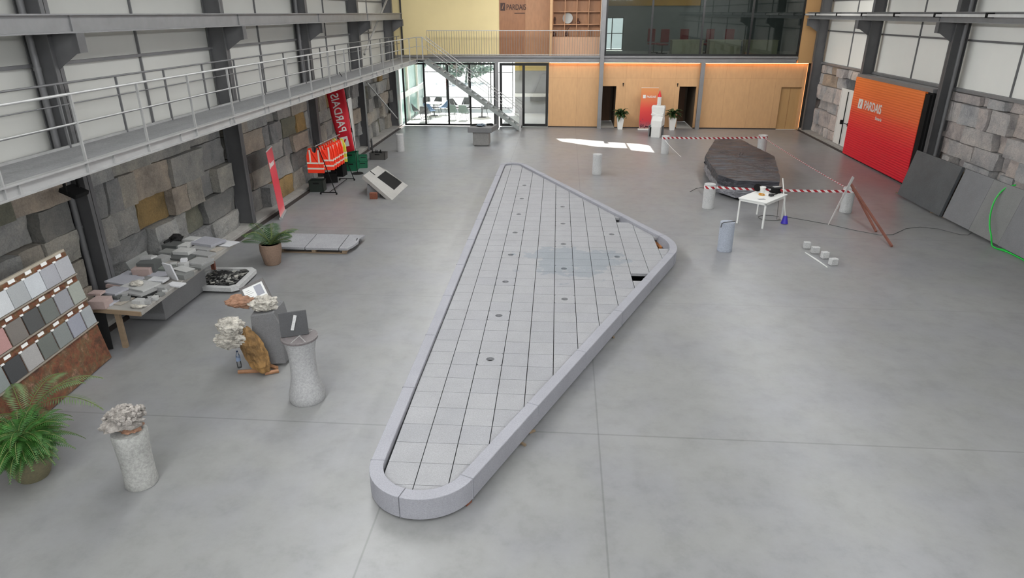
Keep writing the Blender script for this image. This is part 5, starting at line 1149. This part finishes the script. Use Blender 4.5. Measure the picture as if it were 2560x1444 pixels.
# flag banner, seen from behind: mirrored writing running downwards from the bottom emblem
Yf = 24.35
BL, BR, TL, TR = PY(852, 385, Yf), PY(887, 376, Yf), PY(808, 205, Yf+.2), PY(856, 195, Yf+.2)
t = thing('flag_banner', 'tall red flag banner with mirrored white lettering hanging by the white left door', 'flag', (BR.x, Yf, 0))
fx = (BR-BL).normalized(); fy = (TL-BL).normalized(); fl_ = (TL-BL).length; wd_ = (BR-BL).length
cl = MB(); NX, NZ = 6, 26; vs = []
for j in range(NZ+1):
    for i in range(NX+1):
        u, v = i/NX, j/NZ; p = BL.lerp(BR, u).lerp(TL.lerp(TR, u), v); p.y += .03*math.sin(v*9+u*3); vs.append(p)
cl.add(vs, [(j*(NX+1)+i, j*(NX+1)+i+1, (j+1)*(NX+1)+i+1, (j+1)*(NX+1)+i) for j in range(NZ) for i in range(NX)])
o = build('flag_cloth', cl, M_red, t, smooth=True); sm = o.modifiers.new('thick', 'SOLIDIFY'); sm.thickness = .004
build('flag_pole', MB().tube([(BR.x+.03, Yf, .02), BR+Vector((.03, 0, 0)), TR+Vector((.02, 0, 0)), TR+Vector((-.1, 0, .2))], .013, 8), M_blk, t, smooth=True)
build('ground_plate', MB().cone((BR.x+.03, Yf, 0), (BR.x+.03, Yf, .03), .22, .2, 20), M_blk, t)
zo = Vector((0, -.05, 0)); up1 = fy; rt1 = fx
# mirrored: reading axis runs up the cloth, glyph tops point right
def lefty(o_, x, y):
    x = Vector(x).normalized(); y = Vector(y).normalized(); z = x.cross(y); return Matrix(((x.x, y.x, z.x, o_.x), (x.y, y.y, z.y, o_.y), (x.z, y.z, z.z, o_.z), (0, 0, 0, 1)))
o_ = BL+fx*(wd_*.28)+fy*.75+zo; text('lettering', 'PARDAIS', .43, M_white, lefty(o_, fy, fx), t, sx=.82)
e0 = BL+fx*(wd_*.2)+fy*.22+zo; e1 = e0+fx*(wd_*.55)
build('emblem', MB().quad(e0, e1, e1+fy*.36, e0+fy*.36, .006), M_white, t)
c_ = (e0+e1)/2+fy*.18+Vector((0, -.015, 0)); dg = (fx*.5+fy*.6).normalized(); sd_ = dg.cross(Vector((0, 1, 0)))*.03
build('emblem_slash', MB().quad(c_-dg*.12-sd_, c_+dg*.12-sd_, c_+dg*.12+sd_, c_-dg*.12+sd_, .005), M_red, t)
# banner behind the sculpture
q = PY(1604, 219, 35.3); X0, X1 = q.x, q.x+.86
t = thing('display_banner', 'orange-to-red roll-up banner with white emblem behind the white seated sculpture', 'banner', ((X0+X1)/2, 35.3, 0))
build('banner_cloth', MB().box(X0, X1, 35.3, 35.31, .06, 2.08), gradient('orange_red_banner', [(0, '#b09a86'), (.08, '#a8565a'), (.2, '#c4343c'), (.5, '#d5463c'), (.75, '#d2764a'), (1, '#cc8a52')], 'Z', .6), t)
build('base_case', MB().box(X0-.05, X1+.05, 35.22, 35.38, 0, .06), M_white, t); build('top_bar', MB().box(X0, X1, 35.295, 35.315, 2.08, 2.1), M_white, t)
build('emblem', MB().box(X0+.1, X0+.24, 35.285, 35.295, 1.58, 1.75), M_white, t); text('lettering', 'PARDAIS', .15, M_white, frame((X0+.29, 35.29, 1.6), (1, 0, 0), (0, 0, 1)), t, sx=.8)
mb = MB(); rnd = random.Random(9)
for k in range(60):
    x, z, r = X0+rnd.uniform(.03, .83), .1+abs(rnd.gauss(0, .16)), rnd.uniform(.02, .06); a = rnd.uniform(0, 3); mb.quad((x-r*math.cos(a), 35.29, z-r*math.sin(a)), (x+r*.4*math.sin(a), 35.29, z-r*.4*math.cos(a)), (x+r*math.cos(a), 35.29, z+r*math.sin(a)), (x-r*.4*math.sin(a), 35.29, z+r*.4*math.cos(a)), .004)
build('printed_pattern', mb, plain('dark_mauve_print', '#7a3a4c', .6), t, kind='stuff')

# ================================================================== SEATED SCULPTURE
cx_, cy_ = 4.55, 33.55
Mx = Matrix.Translation((cx_, cy_, 0)) @ Matrix.Rotation(R(-18), 4, 'Z')
t = thing('seated_sculpture', 'white blocky seated figure with a pencil-like head and red pointed tip', 'sculpture', (0, 0, 0), M=Mx)
def blk(prof): # loft of rectangles (x0,x1,y0,y1,z)
    mb = MB(); vs = [];
    for x0, x1, y0, y1, z in prof: vs += [(x0, y0, z), (x1, y0, z), (x1, y1, z), (x0, y1, z)]
    n = len(prof); fs = [(3, 2, 1, 0), tuple(4*(n-1)+j for j in range(4))]+[(4*k+j, 4*k+(j+1) % 4, 4*(k+1)+(j+1) % 4, 4*(k+1)+j) for k in range(n-1) for j in range(4)]
    return mb.add(vs, fs)
M_sw = plain('white_stone_paint', '#c9c9c6', .6, var=.04)
b = blk([(-.3, .3, -.06, .3, .5), (-.28, .28, -.02, .3, .85), (-.32, .32, -.02, .28, 1.35), (-.29, .29, 0, .26, 1.43)])
k = blk([(-.14, .28, -.62, -.3, 0), (-.14, .3, -.62, -.28, .5), (-.16, .33, -.62, .2, .52), (-.16, .33, -.58, .2, .8), (-.2, .3, -.2, .2, .95)])
b.add(k.v, k.f); b.obox((-.08, -.1, 1.0), (.42, .16, .13), 0, Matrix.Rotation(R(18), 3, 'Y')).obox((.1, -.12, .98), (.4, .14, .12), 0, Matrix.Rotation(R(-16), 3, 'Y')).box(-.09, .09, .04, .2, 1.43, 1.5)
build('body', b, M_sw, t, local=True, bev=.02)
build('head', MB().cone((0, .12, 1.48), (0, .12, 1.84), .1, .1, 6), M_sw, t, local=True); build('red_tip', MB().cone((0, .12, 1.84), (0, .12, 2.13), .1, .012, 12), plain('signal_red', '#c4141c', .4), t, local=True)
build('seat_block', MB().box(-.34, -.28, -.3, .32, 0, .5).box(-.34, .2, -.3, .32, .44, .52).box(-.34, .3, .26, .32, 0, .5), M_granM, t, local=True)

# ================================================================== PEDESTAL WITH SLAB NEAR THE GLAZING
px_, py_ = -3.72, 30.55
props(build('stone_pedestal', MB().box(px_-.36, px_+.36, py_-.38, py_+.38, .05, .62).box(px_-.3, px_+.3, py_-.32, py_+.32, 0, .05), granite('pedestal_granite', '#868482', .2, 50), bev=.012), 'square grey granite pedestal in front of the glazing', 'pedestal')
props(build('thick_slab', MB().prism([(px_-.58, py_-.45), (px_+.5, py_-.45), (px_+.66, py_+.62), (px_-.5, py_+.6)], .62, .84), M_granM, bev=.015), 'thick grey stone slab lying on the pedestal in front of the glazing', 'stone slab')
props(build('cloth_heap', MB().rock((px_+.0, py_+.0, .9), (.2, .22, .06), 3, .3), plain('blue_grey_cloth', '#5b6670', .8)), 'blue-grey crumpled cloth in the middle of the thick slab', 'cloth')
props(build('hand_grinder', MB().cone((px_-.42, py_+.1, .88), (px_-.2, py_+.25, .88), .05, .04, 10).cone((px_-.42, py_+.1, .86), (px_-.42, py_+.1, .91), .08, .08, 14), M_blk), 'black hand tool at the left on the thick slab', 'tool', 'tools on the thick slab')
props(build('hand_grinder', MB().cone((px_+.2, py_+.25, .88), (px_+.45, py_+.3, .9), .05, .04, 10).cone((px_+.45, py_+.2, .85), (px_+.45, py_+.2, .93), .07, .07, 14), M_blk), 'black hand tool at the right on the thick slab', 'tool', 'tools on the thick slab')

# ================================================================== TILTED STONE BASIN
A, B_, Dd = Vector((-5.5, 20.75, .02)), Vector((-5.44, 22.3, .02)), Vector((-6.62, 21.0, .66))
bu2 = (B_-A).normalized(); bv2 = (Dd-A); bv2 = (bv2-bu2*bv2.dot(bu2)); HV = bv2.length; bv2.normalize(); bn2 = bu2.cross(bv2)
if bn2.z < 0: bn2 = -bn2
UW = (B_-A).length
def onb(px, py):
    q = ray(px, py); tt = ((A-CAM).dot(bn2))/q.dot(bn2); p = CAM+q*tt-A; return p.dot(bu2), p.dot(bv2)
def b3(u, v, h=0): return A+bu2*u+bv2*v+bn2*h
R4 = [onb(*p) for p in ((965.9, 424.8), (1005.8, 455.2), (985.3, 474.6), (942.6, 443))]
us = sorted(p[0] for p in R4); vs_ = sorted(p[1] for p in R4); ru0, ru1 = (us[0]+us[1])/2, (us[2]+us[3])/2; rv0, rv1 = (vs_[0]+vs_[1])/2, (vs_[2]+vs_[3])/2
t = thing('stone_basin', 'pale stone slab with a dark rectangular recess tilted on the floor', 'stone basin', A)
def bx(mb, u0, u1, v0, v1, h0, h1):
    pts = [b3(u, v, h) for h in (h0, h1) for u, v in ((u0, v0), (u1, v0), (u1, v1), (u0, v1))]; return mb.add(pts, [(3, 2, 1, 0), (4, 5, 6, 7), (0, 1, 5, 4), (1, 2, 6, 5), (2, 3, 7, 6), (3, 0, 4, 7)])
Q = [onb(*p) for p in ((980, 500), (1020, 463), (945, 414), (908, 438))]; Rr = [R4[2], R4[1], R4[0], R4[3]]
sl = MB(); vs = [b3(u, v, h) for h in (-.11, 0) for P in (Q, Rr) for u, v in P]; fs = []
for k in range(4):
    k2 = (k+1) % 4; fs += [(k, k2, 8+k2, 8+k), (8+k, 8+k2, 12+k2, 12+k), (4+k2, 4+k, 12+k, 12+k2), (k2, k, 4+k, 4+k2)]
build('slab', sl.add(vs, fs), granite('basin_pale', '#a8a6a1', .1, 40, blotch=.1), t)
build('recess', MB().add([b3(u, v, h) for h in (-.1, -.03) for u, v in Rr], [(3, 2, 1, 0), (4, 5, 6, 7), (0, 1, 5, 4), (1, 2, 6, 5), (2, 3, 7, 6), (3, 0, 4, 7)]), M_blk, t, 'dark recessed rectangle')
s0, s1 = onb(925.5, 428), onb(937.6, 437.5); build('slot', MB().tube([b3(s0[0], s0[1], .003), b3((s0[0]+s1[0])/2, (s0[1]+s1[1])/2+.02, .003), b3(s1[0], s1[1], .003)], .018, 5), M_blk, t, 'short dark slot')
props(build('support_stone', MB().add([(-6.45, 21.15, 0), (-6.0, 21.1, 0), (-6.0, 22.0, 0), (-6.45, 22.1, 0), (-6.42, 21.2, .38), (-6.03, 21.15, .16), (-6.03, 21.95, .16), (-6.42, 22.05, .38)], [(3, 2, 1, 0), (4, 5, 6, 7), (0, 1, 5, 4), (1, 2, 6, 5), (2, 3, 7, 6), (3, 0, 4, 7)]), M_granM), 'grey stone block propping up the tilted basin', 'stone block')
q = FZ(933, 498); props(build('brick', MB().obox((q.x, q.y+.08, .1), (.24, .14, .2), .05), M_brick, bev=.006), 'red-brown brick beside the prop of the tilted basin', 'brick')

# ================================================================== VEST RACK, CRATES
t = thing('clothes_rack', 'black tubular clothes rack holding high-visibility vests by the left wall', 'clothes rack', (-7.9, 22.2, 0))
rk = [(21.22, 1.8), (23.24, 1.72)]
for y, zt in rk:
    f = build('end_frame', MB().tube([(-8.02, y, zt), (-7.52, y, .08)], .016, 8), M_blk, t); build('foot_bar', MB().tube([(-8.04, y, .07), (-7.5, y, .07)], .016, 8), M_blk, t)
    for x in (-8.04, -7.5): build('caster', MB().cone((x-.02, y, .035), (x+.02, y, .035), .035, .035, 12), M_blk, t)
build('hanging_bar', MB().tube([(-7.97, 21.0, 1.64), (-7.97, 23.5, 1.6)], .014, 8), M_galv, t)
build('lower_bar', MB().tube([(-7.75, 21.22, .07), (-7.75, 23.24, .07)], .012, 8), M_blk, t)
def vest(label, mat, name='safety_vest'):
    v = thing(name, label, 'vest', (0, 0, 0), group='high-visibility vests on the rack')
    mb = MB(); W_, T_, = .27, .035
    P = [(-W_, -.85), (W_, -.85), (W_*.98, -.3), (W_*.72, -.05), (.1, -.02), (.06, -.16), (0, -.2), (-.06, -.16), (-.1, -.02), (-W_*.72, -.05), (-W_*.98, -.3)]
    n = len(P); vs = []
    for s in (-1, 1):
        for x, z in P: vs.append((x, s*T_*(1 if z < -.1 else .5)+.012*math.sin(x*22), z))
    mb.add(vs, [tuple(range(n)), tuple(reversed(range(n, 2*n)))]+[(i, n+i, n+(i+1) % n, (i+1) % n) for i in range(n)])
    build('vest_body', mb, mat, v, local=True)
    for z in (-.55, -.73): build('reflective_band', MB().box(-W_-.003, W_+.003, -T_-.006, T_+.006, z, z+.055), M_refl, v, local=True)
    for x in (-.17, .12): build('shoulder_strip', MB().box(x, x+.05, -T_-.008, T_+.008, -.5, -.09), M_refl, v, local=True)
    build('hanger', MB().tube([(-.2, 0, -.07), (0, 0, .03), (.2, 0, -.07)], .008, 6).tube([(0, 0, .03), (0, 0, .1)], .004, 5), M_timber, v, local=True)
    return v
v0 = vest('orange high-visibility vest nearest the camera on the rack', M_or)
names = ['second from the camera', 'third from the camera', 'fourth from the camera', 'fifth from the camera', 'sixth from the camera', 'seventh from the camera, just before the yellow one']
pos = [(-8.13, 21.28, 0), (-7.95, 21.75, 6), (-7.95, 22.0, -4), (-7.95, 22.2, 8), (-7.95, 22.42, -6), (-7.95, 22.64, 5), (-7.95, 22.86, -3)]
for i, (x, y, a) in enumerate(pos):
    o = v0 if i == 0 else copy_tree(v0)
    o.location = (x+.0, y, 1.56); o.rotation_euler = (0, 0, R(a))
    if i: o['label'] = 'orange high-visibility vest on the rack, '+names[i-1]
vy = vest('yellow high-visibility vest at the far end of the rack', M_yel); vy.location = (-7.92, 23.1, 1.56)
def crate(name, label, x, y, z, w_, d_, h_, mat, group, rz=0, items=None):
    c = thing(name, label, 'crate', (x, y, z), R(rz), group)
    t_ = .02; a, b_ = w_/2, d_/2
    build('base', MB().box(-a, a, -b_, b_, 0, t_), mat, c, local=True)
    for nm, q in (('side', (-a, -a+t_, -b_, b_)), ('side', (a-t_, a, -b_, b_)), ('side', (-a, a, -b_, -b_+t_)), ('side', (-a, a, b_-t_, b_))): build(nm, MB().box(*q, t_, h_), mat, c, local=True)
    build('rim', MB().box(-a-.01, a+.01, -b_-.01, -b_+.01, h_-.03, h_).box(-a-.01, a+.01, b_-.01, b_+.01, h_-.03, h_).box(-a-.01, -a+.01, -b_, b_, h_-.03, h_).box(a-.01, a+.01, -b_, b_, h_-.03, h_), mat, c, local=True)
    build('handle_slot', MB().box(-.1, .1, -b_-.004, -b_+.002, h_*.72, h_*.85), M_blk, c, local=True)
    return c
crate('crate', 'dark green crate on the floor under the near end of the vest rack', -8.3, 21.7, .0, .48, .4, .38, plain('dark_green_plastic', '#1c2620', .5), 'crates by the left wall', 5)
crate('crate', 'black crate on the floor under the middle of the vest rack', -8.28, 23.0, .0, .46, .4, .32, M_blk, 'crates by the left wall', 20)
crate('crate', 'black crate at the far end of the vest rack, tallest of the black ones', -8.3, 24.0, .0, .46, .4, .42, M_blk, 'crates by the left wall', -5)
crate('crate', 'large green crate, lowest of the green stack beside the rack', -8.1, 25.0, 0, .44, .5, .34, M_green, 'crates by the left wall', 4)
crate('crate', 'large green crate, topmost of the green stack beside the rack', -8.1, 25.0, .345, .44, .5, .34, M_green, 'crates by the left wall', 2)
crate('crate', 'smaller green crate behind and right of the green stack', -7.82, 25.5, 0, .34, .4, .24, M_green, 'crates by the left wall', 12)
crate('crate', 'smaller green crate standing on the other one behind the green stack', -7.8, 25.52, .245, .3, .36, .22, M_green, 'crates by the left wall', 18)
c = crate('tool_crate', 'grey crate full of black bottles on the floor near the far left stump', -7.62, 27.1, 0, .64, .44, .28, plain('dull_grey_crate', '#4c4a47', .6), 'crates by the left wall', 0)
for i, (dx, dy) in enumerate(((-.22, -.08), (-.12, .08), (-.02, -.06), (.06, .1), (.12, -.05))):
    props(build('black_bottle', MB().lathe([(.04, 0), (.045, .2), (.04, .26), (.015, .31), (.015, .35)], (-7.62+dx, 27.1+dy, .022), 12), M_blk, smooth=True), 'black bottle in the grey crate, '+['first', 'second', 'third', 'fourth', 'fifth'][i]+' from the left', 'bottle', 'bottles in the grey crate')
for i, (px, py) in enumerate(((908, 366), (917, 362))):
    q = FZ(px, py); x = -8.5+.14*i; props(build('post_cap', MB().cone((x-.07, 29.0, .0), (x-.07, 29.0, .42), .045, .045, 14).cone((x-.07, 29.0, .42), (x-.07, 29.0, .5), .03, .03, 12), M_steelD if i else M_steel, smooth=True), ['grey', 'dark'][i]+' short canister standing at the foot of the fourth left column', 'canister', 'canisters at the column')
